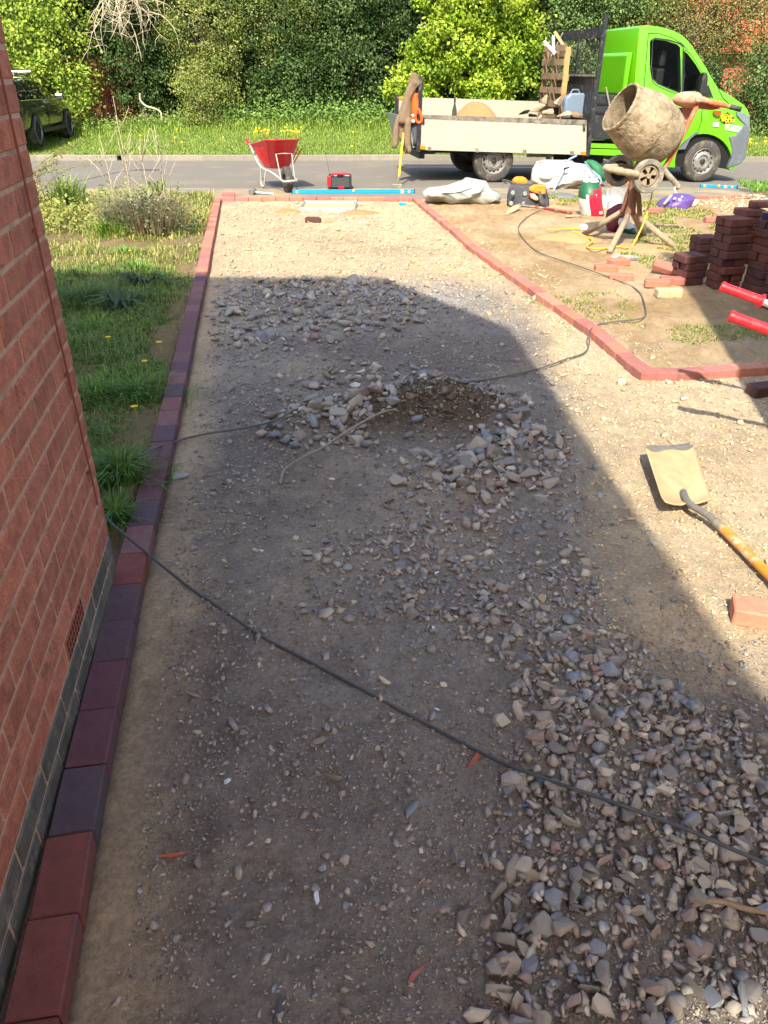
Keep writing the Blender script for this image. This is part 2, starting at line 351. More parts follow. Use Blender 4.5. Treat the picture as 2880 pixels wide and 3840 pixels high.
HEAP = [gs(1150, 1400), gs(1300, 1600), gs(1350, 1800), gs(1350, 2000), gs(1380, 2200)]
UP = [gs(540, 660), gs(640, 640), gs(760, 640), gs(880, 640)]
sst = lambda a, b, v: (lambda t: t * t * (3 - 2 * t))(np.clip((v - a) / (b - a), 0, 1))
def zyard(x, y):
    x = np.asarray(x, float); y = np.asarray(y, float)
    z = np.interp(y, [-50, 12.3, 14.05], [0.625, -0.154, -0.192])
    left = sst(-.10, -.14, x - xl(y)); right = sst(.12, .16, x - xr(y)) * sst(0, .10, y - yr2(x) - .02)
    z = z + .010 * vnoise(x, y, 3, 1) + .007 * vnoise(x, y, 9, 2) + .009 * vnoise(x, y, 24, 3) + .006 * vnoise(x, y, 60, 4)
    z = z + left * (.035 + .05 * vnoise(x, y, 2.2, 5) + .02 * vnoise(x, y, 7, 6)) + right * (.04 + .03 * vnoise(x, y, 1.8, 7) + .02 * vnoise(x, y, 8, 8))
    z = z - .03 * np.exp(-((x - xl(y) + .05) / .05) ** 4)
    z = z + .075 * np.exp(-(pdist(x, y, CREST) / .17) ** 2) + .10 * np.exp(-(pdist(x, y, SOILP) / .17) ** 2) * (1 + .5 * vnoise(x, y, 12, 9))
    z = z + .03 * np.exp(-(pdist(x, y, HEAP) / .22) ** 2) + .008 * np.exp(-(pdist(x, y, UP) / .3) ** 2)
    return z
def zy(x, y): return float(zyard(x, y)) if y < 12.24 else surf(x, y)
def gy(px, py, dz=0):                     # pixel on the uneven yard surface
    p = g(px, py, dz); r = ray(px, py); z = p.z
    for _ in range(8):
        t = (z + dz - CH) / r.z; z = zy(r.x * t, r.y * t)
    return Vector((r.x * t, r.y * t, z + dz))
def yard():
    xs = np.unique(np.concatenate([np.linspace(-14, -4, 12), np.linspace(-4, -1.6, 50), np.linspace(-1.6, 1.7, 210), np.linspace(1.7, 4.6, 110), np.linspace(4.6, 14, 20)]))
    ys = np.concatenate([np.linspace(-3, .6, 12), .6 * (12.24 / .6) ** np.linspace(0, 1, 330)[1:]])
    X, Y = np.meshgrid(xs, ys); Z = zyard(X, Y)
    nx, ny = len(xs), len(ys)
    i = np.arange((nx) * (ny)).reshape(ny, nx)
    Fc = np.stack([i[:-1, :-1], i[:-1, 1:], i[1:, 1:], i[1:, :-1]], -1).reshape(-1, 4)
    c1, c2, c3, c4, c5 = [np.array(lin(h)) for h in ('#887d73', '#c5ad8c', '#83724f', '#ad9068', '#655a4d')]
    n1 = vnoise(X, Y, 1.6, 21) + .6 * vnoise(X, Y, 5, 22) + .4 * vnoise(X, Y, 17, 23)
    def mixc(a, b, t): return a * (1 - t[..., None]) + b * t[..., None]
    col = np.ones((ny, nx, 3)) * c1
    dusty = np.clip(.35 + 1.5 * vnoise(X, Y, 1.1, 24) + .6 * vnoise(X, Y, 4, 25), 0, 1)
    col = mixc(col, np.array(lin('#aaa398')), dusty * .7)
    sandy_sunlit = np.clip(np.maximum(sst(.30, .02, X - xl(Y)) * .85, sst(6.3, 7.6, Y) * .85) + sst(.5, .1, xr(Y) - X) * sst(4, 5, Y) * .7 + sst(.55, 1.05, X - .12 * (Y - 2)) * sst(6.5, 5.0, Y) * sst(1.5, 2.0, Y) * 1.15 + .5 * n1, 0, 1)  # sand along the edgings, plus paler colour painted over the sunlit ground
    col = mixc(col, c2, sandy_sunlit)
    col = mixc(col, np.array(lin('#d6c09e')), np.clip(sst(.6, 1.0, X - .12 * (Y - 2)) * sst(7, 5.5, Y) * sst(1.5, 2.0, Y) * (.8 + .6 * n1), 0, 1))  # extra pale tone painted where the sun falls at the near right
    col = mixc(col, c5, np.clip(np.exp(-(pdist(X, Y, SOILP) / .27) ** 2) * 1.3, 0, 1))
    col = mixc(col, c5, np.clip(np.exp(-((X - xl(Y) - .24 - .07 * vnoise(X, Y, 3, 77)) / .06) ** 2) * sst(2.6, 1.6, Y) * (.25 + 1.1 * vnoise(X, Y, 9, 78)), 0, .45))
    left = sst(-.10, -.14, X - xl(Y)); right = sst(.12, .16, X - xr(Y)) * sst(0, .10, Y - yr2(X))
    col = mixc(col, c3, left)
    col = mixc(col, mixc(np.ones((ny, nx, 3)) * c4, c2, np.clip(.3 + .9 * n1, 0, 1)), right)
    dust = np.clip(1 + .3 * vnoise(X, Y, 45, 31) + .2 * vnoise(X, Y, 14, 32) + .14 * n1, .55, 1.45)
    col = np.clip(col * dust[..., None], 0, 1)
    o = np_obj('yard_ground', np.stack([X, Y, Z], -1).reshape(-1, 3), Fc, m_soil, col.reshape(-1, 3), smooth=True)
    tag(o, kind='structure')
yard()
b = MB(); b.add([(-600, -600, -.9), (600, -600, -.9), (600, 900, -.9), (-600, 900, -.9)], [(0, 1, 2, 3)])
tag(b.build('ground', M('far_ground', '#5f6b3c', .95, .3, .2)), kind='structure')
# pavement, flush kerb line, road, far kerb, verge
def pv(u, v):
    x = -8.5 + 25 * u; i = 0
    y1 = 14.2
    for _ in range(8):
        s, tt = RI(x, y1); y1 += (KN - tt)
    y = 12.12 + (y1 - 12.12) * v
    return (x, y, surf(x, y) + .004 + (0 if v > 0 else -.03))
b = MB(); b.sheet(pv, 110, 6); tag(b.build('pavement', m_pave, smooth=True), kind='structure')
def kerb_row(name, label, t, wd, h, z, s0, n, L):
    ke = thing(name, label, 'kerb', RW(0, t)); ke['kind'] = 'structure'
    me = chamfer_box('kerb_stone', (L - .012, wd, h), .008, m_kerb)
    for i in range(n):
        p = RW(s0 + i * L, t, z) - ke.location; s_ = s0 + i * L
        inst('kerb_stone', me, p + Vector((0, 0, random.uniform(-.004, .003))), (0, math.atan(.018) if s_ > -1 else 0, _ang[int((s_ + 60) / _ds)]), parent=ke)
def chamfer_box(name, d, ch, mat):
    bm = bmesh.new(); bmesh.ops.create_cube(bm, size=1)
    for v in bm.verts: v.co = Vector((v.co.x * d[0], v.co.y * d[1], v.co.z * d[2]))
    bmesh.ops.bevel(bm, geom=bm.edges[:], offset=ch, segments=1, affect='EDGES')
    me = bpy.data.meshes.new(name); bm.to_mesh(me); bm.free(); me.materials.append(mat); return me
kerb_row('kerb_line', 'pale flush concrete kerb line between pavement and road', KN, .1, .1, -.042, -9, 20, .915)
b = MB(); b.sheet(lambda u, v: RW(-30 + 60 * u, KN + .04 + (KF - KN) * v, .03 * math.sin(math.pi * v) * 0), 90, 6)
tag(b.build('road', m_asph, smooth=True), kind='structure')
kerb_row('far_kerb', 'raised concrete kerb along the far side of the road', KF + .06, .13, .22, .0, -11, 24, .915)
def zv(x, y): return surf(x, y)
def vsh(u, v):
    p = RW(-30 + 60 * u, KF + .06 + 24 * v ** 1.3); return (p.x, p.y, surf(p.x, p.y) if v > 0 else zroad(-30 + 60 * u) + .09)
b = MB(); b.sheet(vsh, 120, 36)
tag(b.build('verge', M('verge_soil', '#5c6a30', .95, .3, 6, .5, 30), smooth=True), kind='structure')

# ------------------------------------------------------------------ blades and leaves
def blades(P, h, lean, wd, az=None):
    n = len(P); az = rng.uniform(0, 2 * np.pi, n) if az is None else az
    d = np.stack([np.cos(az), np.sin(az), np.zeros(n)], 1); sd_ = np.stack([-np.sin(az), np.cos(az), np.zeros(n)], 1)
    h = np.asarray(h) * np.ones(n); lean = np.asarray(lean) * np.ones(n); wd = np.asarray(wd) * np.ones(n)
    up = np.array([0, 0, 1.0])
    mid = P + up * (h * .6)[:, None] + d * (h * lean * .35)[:, None]
    tip = P + up * (h * (1 - .45 * lean))[:, None] + d * (h * lean)[:, None]
    V = np.stack([P - sd_ * wd[:, None] * .5, P + sd_ * wd[:, None] * .5, mid + sd_ * wd[:, None] * .42, mid - sd_ * wd[:, None] * .42, tip], 1)
    i = np.arange(n)[:, None] * 5
    Fc = np.concatenate([i + [0, 1, 2], i + [0, 2, 3], i + [3, 2, 4]], 0)
    return V.reshape(-1, 3), Fc
def hues(n, cols, jit=.2):
    c = np.array([lin(x) for x in cols])[rng.integers(0, len(cols), n)]
    return np.clip(c * rng.uniform(1 - jit, 1 + jit, (n, 1)), 0, 1)

# ------------------------------------------------------------------ stones
def stone_bm(npt, elong, bev, seed):
    r = random.Random(seed); bm = bmesh.new()
    sx, sy, sz = 1, r.uniform(.6, .95) * elong, r.uniform(.5, .85)
    for i in range(npt):
        v = Vector((r.gauss(0, 1), r.gauss(0, 1), r.gauss(0, 1))).normalized()
        k = max(abs(v.x), abs(v.y), abs(v.z)); v = v / (k ** .55) * r.uniform(.85, 1.05)
        bm.verts.new((v.x * sx, v.y * sy, v.z * sz))
    ret = bmesh.ops.convex_hull(bm, input=bm.verts)
    bmesh.ops.delete(bm, geom=[e for e in ret['geom_interior'] if isinstance(e, bmesh.types.BMVert)], context='VERTS')
    bmesh.ops.dissolve_limit(bm, angle_limit=R(14), verts=bm.verts, edges=bm.edges)
    if bev:
        bmesh.ops.bevel(bm, geom=bm.edges[:], offset=bev, segments=1, affect='EDGES', profile=.6)
    bmesh.ops.triangulate(bm, faces=bm.faces)
    return bm
BIGST = []
for i in range(26):
    bm = stone_bm(random.choice((9, 11, 13, 16)), random.choice((.55, .75, 1)), .035, 100 + i)
    bmesh.ops.subdivide_edges(bm, edges=bm.edges[:], cuts=1, use_grid_fill=True, smooth=0); bmesh.ops.triangulate(bm, faces=bm.faces)
    from mathutils import noise as mn
    for v in bm.verts:
        q = v.co * 2.3 + Vector((i * 7.1, 0, 0)); v.co = v.co * (1 + .05 * mn.noise(q) + .03 * mn.noise(q * 3.1))
    me = bpy.data.meshes.new('stone'); bm.to_mesh(me); bm.free(); me.materials.append(m_stone)
    me.polygons.foreach_set('use_smooth', [True] * len(me.polygons)); me.set_sharp_from_angle(angle=R(24)); BIGST.append(me)
SMALL = []
for i in range(16):
    bm = stone_bm(8, 1, 0, 400 + i); bm.verts.ensure_lookup_table()
    SMALL.append((np.array([v.co[:] for v in bm.verts]), np.array([[v.index for v in f.verts] for f in bm.faces]))); bm.free()
MIDST = []
for i in range(14):
    bm = stone_bm(12, 1, 0, 600 + i); bm.verts.ensure_lookup_table()
    MIDST.append((np.array([v.co[:] for v in bm.verts]), np.array([[v.index for v in f.verts] for f in bm.faces]))); bm.free()
def scatter(P, size, cols, lib, flat=.8, name='gravel', mat=None):
    n = len(P); which = rng.integers(0, len(lib), n); Vs, Fs, Cs = [], [], []; off = 0
    a = rng.uniform(0, 2*np.pi, n); t1 = rng.normal(0, .35, n); t2 = rng.normal(0, .35, n); sq = rng.uniform(.65, 1.15, (n, 3)); sq[:, 2] *= flat
    for k, (v, f) in enumerate(lib):
        ii = np.where(which == k)[0]
        if not len(ii): continue
        q = v[None] * sq[ii][:, None] * size[ii][:, None, None]
        x, y, z = q[..., 0], q[..., 1], q[..., 2]
        c, s_ = np.cos(t1[ii])[:, None], np.sin(t1[ii])[:, None]; y, z = y*c - z*s_, y*s_ + z*c
        c, s_ = np.cos(t2[ii])[:, None], np.sin(t2[ii])[:, None]; x, z = x*c + z*s_, -x*s_ + z*c
        c, s_ = np.cos(a[ii])[:, None], np.sin(a[ii])[:, None]; x, y = x*c - y*s_, x*s_ + y*c
        q = np.stack([x, y, z], -1) + P[ii][:, None]
        Vs.append(q.reshape(-1, 3)); Fs.append((f[None] + (np.arange(len(ii)) * len(v))[:, None, None]).reshape(-1, 3) + off); off += len(ii) * len(v)
        Cs.append(np.repeat(cols[ii], len(v), 0))
    return np_obj(name, np.concatenate(Vs), np.concatenate(Fs), mat or m_peb, np.concatenate(Cs))
def in_poly(x, y, poly):
    ins = np.zeros(len(x), bool); j = len(poly) - 1
    for i in range(len(poly)):
        xi, yi = poly[i].x, poly[i].y; xj, yj = poly[j].x, poly[j].y
        c = ((yi > y) != (yj > y)) & (x < (xj - xi) * (y - yi) / (yj - yi + 1e-12) + xi); ins ^= c; j = i
    return ins
def sample(pxpoly, n):
    poly = [gs(*p) for p in pxpoly]; xs = [p.x for p in poly]; ys = [p.y for p in poly]; X = np.zeros(0); Y = np.zeros(0)
    while len(X) < n:
        x = rng.uniform(min(xs), max(xs), n * 3); y = rng.uniform(min(ys), max(ys), n * 3); k = in_poly(x, y, poly)
        X = np.concatenate([X, x[k]]); Y = np.concatenate([Y, y[k]])
    return X[:n], Y[:n]
heap = [(1010, 2250), (1720, 2250), (1720, 1690), (1480, 1500), (1260, 1400), (1100, 1500), (1140, 1750), (1040, 2000)]
PATCH = [  # outline, count, median radius, spread, lift, label, group
    (heap, 1550, .0112, .58, .014, 'angular stone in the loose rubble heap at the lower right of the drive', 'rubble in the lower right heap'),
    ([(1000, 1900), (1180, 1480), (1040, 1420), (900, 1330), (1250, 1200), (1420, 1480), (1700, 1560), (1700, 1900), (1300, 1750)], 750, .0105, .5, .003, 'small stone scattered in the shade between heap and shovel', 'stones scattered across the shaded drive'),
    ([(860, 1060), (1190, 1010), (1290, 1230), (1450, 1500), (1120, 1500), (900, 1320), (760, 1180)], 520, .0125, .5, .003, 'stone of the loose band between the mound and the lower heap', 'stones between mound and heap'),
    ([(640, 1180), (1050, 1100), (1080, 1340), (860, 1350), (690, 1320)], 420, .0125, .4, .004, 'stone strewn on the drive in front of the soil mound', 'stones in front of the mound'),
    ([(565, 930), (640, 882), (760, 858), (850, 880), (850, 930), (800, 965), (700, 985), (600, 972)], 210, .028, .36, .012, 'grey lump', 'rubble round the soil mound'),
    ([(870, 1010), (980, 970), (1150, 920), (1220, 1000), (1100, 1100), (950, 1068), (860, 1045)], 270, .025, .4, .01, 'grey lump', 'rubble round the soil mound'),
    ([(760, 855), (960, 815), (1170, 880), (1110, 925), (1000, 880), (900, 865)], 110, .026, .36, .02, 'grey lump', 'rubble round the soil mound'),
    ([(450, 740), (500, 640), (560, 608), (800, 603), (920, 640), (910, 700), (700, 745), (640, 775)], 600, .028, .38, .008, 'stone in the rough rubble patch by the edge of the shade', 'rubble patch by the shade edge'),
    ([(560, 860), (700, 800), (960, 790), (940, 850), (700, 880)], 75, .028, .35, .004, 'stone lying between the rubble patch and the mound', 'stones behind the mound'),
    ([(480, 800), (900, 780), (560, 1000), (520, 1300), (640, 1500), (900, 1700), (1000, 2000), (640, 2200), (330, 1700), (380, 1100)], 380, .0085, .5, .002, 'stone lying alone on the left half of the shaded drive', 'stones on the left half of the drive'),
    ([(1060, 1100), (1250, 900), (1200, 1000), (1180, 1150)], 30, .020, .35, .003, 'stone lying right of the mound in the shade', 'stones right of the mound'),
]
allst = []
for poly, n, med, spr, lift, lab, grp in PATCH:
    X, Y = sample(poly, n); s_ = med * np.exp(rng.normal(0, spr, n)); jt = .028 * (Y + .9) * rng.random(n) ** 2 * 1.6; ja = rng.uniform(0, 6.283, n); X = X + np.cos(ja) * jt; Y = np.maximum(Y + np.sin(ja) * jt, .45); kk = X > xl(Y) + .03; X, Y, s_ = X[kk], Y[kk], s_[kk]
    for x, y, r_ in zip(X, Y, s_): allst.append((x, y, min(r_, med * 2.6), lift, lab, grp))
allst.sort(key=lambda q: -q[2] / math.hypot(q[1], 1.5))
for k, (x, y, r_, lift, lab, grp) in enumerate(allst[:300]):
    z = zy(x, y) + r_ * .27 + random.random() * lift
    o = inst('rubble_stone', BIGST[k % len(BIGST)], (x, y, z), (random.gauss(0, .25), random.gauss(0, .25), random.uniform(0, 6.28)), (r_ * random.uniform(.85, 1.15), r_ * random.uniform(.8, 1.1), r_ * random.uniform(.75, 1.1)))
    if grp == 'rubble in the lower right heap':
        lab = 'angular stone of the lower right heap, ' + ('at its upper end below the long pale stone' if y > 2.05 else 'just above the black cable' if y > 1.72 else 'by the root twig at the right edge' if x > .62 else 'just below the black cable' if y > 1.42 else 'in its left fringe' if x < .33 else 'in its lower middle' if y > 1.0 else 'at the bottom edge of the photo')
    elif grp == 'rubble round the soil mound': lab = 'grey lump in the rubble round the soil mound, ' + ('on its left side under the strap' if x < -.1 else 'on its near right arm' if y < 4.0 else 'on its far right side')
    tag(o, lab, 'stone', grp)
rest = allst[300:]
P = np.array([(q[0], q[1], 0) for q in rest]); sz = np.array([q[2] for q in rest]); P[:, 2] = zyard(P[:, 0], P[:, 1]) + sz * .3 + rng.random(len(sz)) * np.array([q[3] for q in rest])
X, Y = sample([(170, 2300), (1700, 2300), (1700, 900), (900, 440), (490, 440)], 11000)      # thin scatter over the whole drive
k = (X > xl(Y) + .08); X, Y = X[k], Y[k]; s2 = np.clip(.0058 * np.exp(rng.normal(0, .55, len(X))), .0025, .022) * np.where(Y > 6, 1.6, 1.0)
P = np.concatenate([P, np.stack([X, Y, zyard(X, Y) + s2 * .3], 1)]); sz = np.concatenate([sz, s2])
hc = hues(len(P), STONES, .15); fk = (P[:, 1] > 7.0) | ((P[:, 0] > 1.05) & (P[:, 1] > 2.2)); hc[fk] = hues(int(fk.sum()), ['#b39f7c', '#bba988', '#a89678', '#a59a86'], .12)  # stones on sunlit ground coloured paler, following the shadow edge
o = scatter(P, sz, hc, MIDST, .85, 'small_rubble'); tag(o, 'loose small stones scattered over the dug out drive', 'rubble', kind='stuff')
# fine gravel: sized down towards the viewer
n = 105000; yy = .62 * (9.5 / .62) ** rng.random(n); xx = rng.uniform(-.62, .62, n) * (yy + .9) + .15
dens = .35 + .65 * np.clip(.5 + 1.2 * vnoise(xx, yy, 3, 41) + .7 * vnoise(xx, yy, 9, 42) + .25 * np.exp(-(pdist(xx, yy, HEAP) / .35) ** 2), 0, 1)
k = (rng.random(n) < dens) & (xx > xl(yy) + .10) & (xx < np.where(yy > 4.35, xr(yy) - .04, 9)); xx, yy = xx[k], yy[k]
s2 = np.clip(.0023 + .0013 * yy, 0, .010) * np.exp(rng.normal(0, .45, len(xx)))
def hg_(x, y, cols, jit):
    c = hues(len(x), cols, jit); k_ = ((x - .12 * (y - 2) > .72) & (y > 1.9)) | (y > 6.6); c[k_] = hues(int(k_.sum()), ['#c2b08c', '#b3a283', '#cbb894', '#a8987a', '#bcac92'], .14); return c  # grit on sunlit ground painted paler than in the shade
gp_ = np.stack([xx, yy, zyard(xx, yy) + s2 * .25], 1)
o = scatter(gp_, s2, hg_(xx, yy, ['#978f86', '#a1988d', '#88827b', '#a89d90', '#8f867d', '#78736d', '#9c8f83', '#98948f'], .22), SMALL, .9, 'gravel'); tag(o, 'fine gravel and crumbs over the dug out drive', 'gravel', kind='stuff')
nm_ = 900; ti = rng.integers(0, 2, nm_); tt = rng.random(nm_); ax_ = np.array([p.x for p in SOILP]); ay_ = np.array([p.y for p in SOILP])
X = ax_[ti] * (1 - tt) + ax_[ti + 1] * tt + rng.normal(0, .12, nm_); Y = ay_[ti] * (1 - tt) + ay_[ti + 1] * tt + rng.normal(0, .14, nm_); s2 = np.clip(.009 * np.exp(rng.normal(0, .5, nm_)), .003, .03)
o = scatter(np.stack([X, Y, zyard(X, Y) + s2 * .3], 1), s2, hues(nm_, ['#5c5146', '#6b5f52', '#776a5a', '#85786a', '#544a40'], .15), MIDST, .9, 'soil_clods'); tag(o, 'dark crumbly clods over the raised soil mound', 'soil', kind='stuff')
# picked out pieces
def piece(name, px, py, r_, col, lab, cat='stone', sq=(1, .8, .5), rz=None, sink=.3):
    p = gs(px, py); z = zy(p.x, p.y); k = random.randrange(len(BIGST))
    me = BIGST[k].copy(); me.materials.clear(); me.materials.append(M(name + '_' + col[1:], col, .8, .2, 50, .3, 120))
    o = inst(name, me, (p.x, p.y, z + r_ * sq[2] * sink + .004), (random.gauss(0, .15), random.gauss(0, .15), rz if rz is not None else random.uniform(0, 6)), (r_ * sq[0], r_ * sq[1], r_ * sq[2])); tag(o, lab, cat)
piece('stone', 1170, 1305, .025, '#b09a78', 'rounded tan stone on the shaded drive right of the gravel band')
piece('stone', 1305, 1447, .038, '#9d9484', 'long pale grey stone on the shaded drive below the tan one', sq=(1, .45, .45), rz=1.9)
piece('brick_shard', 905, 2100, .032, '#a5605a', 'flat pink brick shard near the bottom edge of the drive', sq=(1, .6, .25), rz=.8)
piece('brick_shard', 1020, 1645, .034, '#a5604e', 'dark pink brick shard beside the black cable', sq=(1, .7, .4))
piece('brick_shard', 372, 1850, .03, '#a8624c', 'orange brick shard near the left edging', sq=(1, .5, .3), rz=.2)
piece('slate_shard', 1135, 1750, .016, '#4f7fb5', 'small bright blue plastic shard below the black cable', 'shard', sq=(1, .7, .2))
piece('slate_shard', 1240, 1480, .022, '#5f7288', 'blue grey slate shard beside the long pale stone', 'shard', sq=(1, .6, .25))
piece('slate_shard', 600, 2190, .035, '#54565e', 'dark triangular slate shard at the bottom edge of the drive', 'shard', sq=(1, .5, .25), rz=1.4)
piece('stone', 718, 1680, .030, '#857c70', 'smooth brown stone alone on the shaded drive', sq=(1, .5, .5), rz=-.5)
piece('stone', 886, 1762, .034, '#7f838a', 'blue grey stone alone right of the smooth brown one', sq=(1, .62, .55), rz=1.0)
piece('stone', 690, 1605, .02, '#918474', 'upright brown pebble left of the black cable')
piece('stone', 420, 1505, .03, '#8d8580', 'pointed grey stone near the left edging', sq=(1, .5, .5), rz=-.4)
piece('stone', 388, 1033, .042, '#9a9a98', 'pale grey stone beside the left edging below the cable')
for i, (px, py) in enumerate([(943, 1240), (937, 1365), (1307, 1298), (490, 1687), (684, 1940), (945, 1535)]):
    piece('white_shard', px, py, .012 + .006 * (i in (0, 4)), '#d5d8de', ['white pottery shard in the stones before the mound', 'white triangular shard right of the shaded middle', 'white shard alone near the sunlit edge', 'small white shard on the left of the shaded drive', 'chipped white shard low on the shaded drive', 'tiny white shard by the black cable'][i], 'shard', sq=(1, .7, .18), rz=.9 + i)
# pale lumps of the sunlit part and of the far bed
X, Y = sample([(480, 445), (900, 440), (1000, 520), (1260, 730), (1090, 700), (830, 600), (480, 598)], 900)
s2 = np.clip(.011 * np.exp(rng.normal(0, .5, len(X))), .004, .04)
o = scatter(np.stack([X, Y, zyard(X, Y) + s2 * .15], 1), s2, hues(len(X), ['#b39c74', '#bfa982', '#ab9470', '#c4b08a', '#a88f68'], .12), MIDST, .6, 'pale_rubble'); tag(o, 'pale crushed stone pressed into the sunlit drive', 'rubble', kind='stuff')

# ------------------------------------------------------------------ brick wing of the house on the left
WC = Vector((-.94, 2.235, 0)); WD = Vector((.152, -.988, 0)).normalized()
wall_rz = math.atan2(WD.y, WD.x)
hw = thing('brick_house', 'red brick house side wall with dark plinth bricks beside the edging', 'house', (WC.x, WC.y, -.03), wall_rz)
# local x runs back along the wall, local +y points into the drive
b = MB(); b.box((1.6, -2.0, 1.4), (3.192, 4.0, 2.79)); b.build('wall', m_mortar, hw)
bf = chamfer_box('brick', (.215, .1, .065), .004, m_brick); bh = chamfer_box('brick', (.1025, .1, .065), .004, m_brick)
bfb = chamfer_box('brick', (.215, .1, .065), .004, m_blue); bhb = chamfer_box('brick', (.1025, .1, .065), .004, m_blue)
nb = 0; restb = MB()
for c in range(36):
    z = .045 + .03 + c * .075; x = 0.0; first = True
    while x < 3.0:
        half = first and c % 2 == 1; L = .1025 if half else .215
        air = (c in (2, 3) and abs(x - 1.125) < .06 and c % 2 == 0)
        dark = c < 2
        y = -.049 + .0022 + random.uniform(-.001, .001)
        if c == 2 and .43 <= x <= .47:
            x += L + .01; first = False; continue
        if x < 2.1 and z < 2.1 and nb < 290:
            o = inst('brick', (bhb if dark else bh) if half else (bfb if dark else bf), (x + L / 2, y, z), (random.gauss(0, .004), random.gauss(0, .004), random.gauss(0, .004)), parent=hw); nb += 1
        else: restb.box((x + L / 2, y, z), (L, .1, .065))
        x += L + .01; first = False
o = restb.build('brick', m_brick, hw); o['kind'] = 'stuff'
b = MB(); ab = b
b.box((.5575, -.042, .225), (.215, .09, .065)); aird = b.build('air_brick', m_airb, hw, bevel=.004)
for r_ in range(3):
    for q in range(9):
        h = MB(); h.box((.465 + q * .0232, .002, .205 + r_ * .02), (.012, .005, .012)); h.build('vent_hole', m_vent, aird)
# brown cable clipped down the wall near its corner
pts = [(.155, .012, 2.6), (.15, .012, 2.0), (.148, .012, 1.6), (.135, .012, 1.2), (.13, .012, .95), (.12, .012, .8), (.11, .012, .62), (.105, .013, .48), (.10, .013, .36)]
b = MB(); b.tube(pts, .0032, 6); o = b.build('wall_cable', m_cableb, None, smooth=True); o.location = hw.location; o.rotation_euler = hw.rotation_euler
tag(o, 'thin brown cable clipped down the red brick wall corner', 'cable')
for z in (1.6, 1.2, .8, .48):
    x = np.interp(z, [p[2] for p in pts][::-1], [p[0] for p in pts][::-1]); cb = MB(); cb.box((x, .010, z), (.016, .012, .009)); cb.build('clip', m_cableb, o)
# main part of the house behind, its hipped roof throws the big shadow
E_ = Vector((-.07, .467, 5.2)); Rg = Vector((-1.78, -1.80, 9.3)); EB = Vector((.16, -4.0, 5.2))
mh = thing('house', 'two storey brick house behind the drive with a hipped tiled roof', 'house', (-5, -4, 0))
b = MB(); b.prism([(-9.2, .05, -.05), (-.5, .05, -.05), (-.3, -3.6, -.05), (-9.2, -3.6, -.05)], [(-9.2, .05, 5.2), (-.5, .05, 5.2), (-.3, -3.6, 5.2), (-9.2, -3.6, 5.2)])
b.build('wall', m_wallfar, mh, world=True)
b = MB(); fl = Vector((-9.7, .467, 5.2)); bl = Vector((-9.7, -4.0, 5.2)); rl = Vector((-8, -1.8, 9.3))
b.add([E_, EB, bl, fl, Rg, rl, E_ - Vector((0, 0, .12)), EB - Vector((0, 0, .12)), bl - Vector((0, 0, .12)), fl - Vector((0, 0, .12))],
      [(3, 0, 4, 5), (0, 1, 4), (1, 2, 5, 4), (2, 3, 5), (6, 7, 1, 0), (7, 8, 2, 1), (8, 9, 3, 2), (9, 6, 0, 3), (9, 8, 7, 6)]); b.build('roof', m_roof, mh, world=True)
nh = thing('house', 'unseen neighbouring house to the right, pale walls added for bounce light, gabled tiled roof', 'house', (5, -1, 0))
b = MB(); b.prism([(1.58, 1.69, -.1), (11, 1.69, -.1), (11, -2.5, -.1), (1.58, -2.5, -.1)], [(1.58, 1.69, 6.6), (11, 1.69, 6.6), (11, -2.5, 6.6), (1.58, -2.5, 6.6)]); b.build('wall', m_bounce, nh, world=True)  # wall colour picked pale to bounce fill light into the shaded drive
b = MB(); b.prism([(1.55, 1.72, 6.6), (1.55, -.4, 8.3), (1.55, -2.6, 6.6)], [(11.1, 1.72, 6.6), (11.1, -.4, 8.3), (11.1, -2.6, 6.6)]); b.build('roof', m_roof, nh, world=True)

# ------------------------------------------------------------------ block edgings
pav = chamfer_box('block', (.196, .1, .06), .0035, m_paver); pavp = chamfer_box('block', (.196, .1, .06), .0035, m_paverp); pavl = chamfer_box('block', (.196, .1, .06), .0035, m_paverl)
_mk = lambda n_, h_: chamfer_box('block', (.196, .1, .06), .0035, M(n_, h_, .8, .28, 16, .35, 260, dirt='#4a3e44', dirt_amt=.3, dirt_scale=9))
_r, _n, _m, _p = _mk('maroon_block', '#7c453e'), _mk('navy_block', '#564850'), _mk('plum_block', '#66424a'), _mk('purple_block', '#5c474e')
NEARB = [_r, _r, _n, _m, _m, _p, _p, _p]
def walk(pts, step):
    out = []; L = 0; acc = [0]
    for a, c in zip(pts[:-1], pts[1:]): L += (Vector(c) - Vector(a)).length; acc.append(L)
    n = max(1, int(round(L / step))); step = L / n; xs = [p[0] for p in pts]; ys = [p[1] for p in pts]; zs_ = [p[2] for p in pts]
    f = lambda d: Vector((np.interp(d, acc, xs), np.interp(d, acc, ys), np.interp(d, acc, zs_)))
    for i in range(n):
        a, c = f(i * step), f((i + 1) * step); out.append(((a + c) / 2, math.atan2(c.y - a.y, c.x - a.x)))
    return out
def edging(name, pts, side, label, step=.2015, dz=0, me=None):
    r = thing(name, label, 'edging', pts[0])
    for c, a in walk(pts, step):
        nrm = Vector((-math.sin(a), math.cos(a), 0)) * side
        q = c + nrm * .05 - r.location + Vector((0, 0, -.03 + dz + random.uniform(-.002, .002)))
        o = inst('block', me or (NEARB[int((c.y - .75) / .2)] if c.x < -.4 and .75 < c.y < 2.15 else pavl if (c.y > 7 or c.x > 0) else pavp if c.y > 2.4 else pav), q, (random.gauss(0, .008), random.gauss(0, .008), a + random.gauss(0, .006)), parent=r)
    return r
edging('block_edging', LP, 1, 'long row of red and purple blocks edging the left side of the drive')
edging('block_edging', RP, 1, 'row of red blocks edging the right side of the sunlit drive')
edging('block_edging', R2, 1, 'short row of red blocks turning right past the shovel')
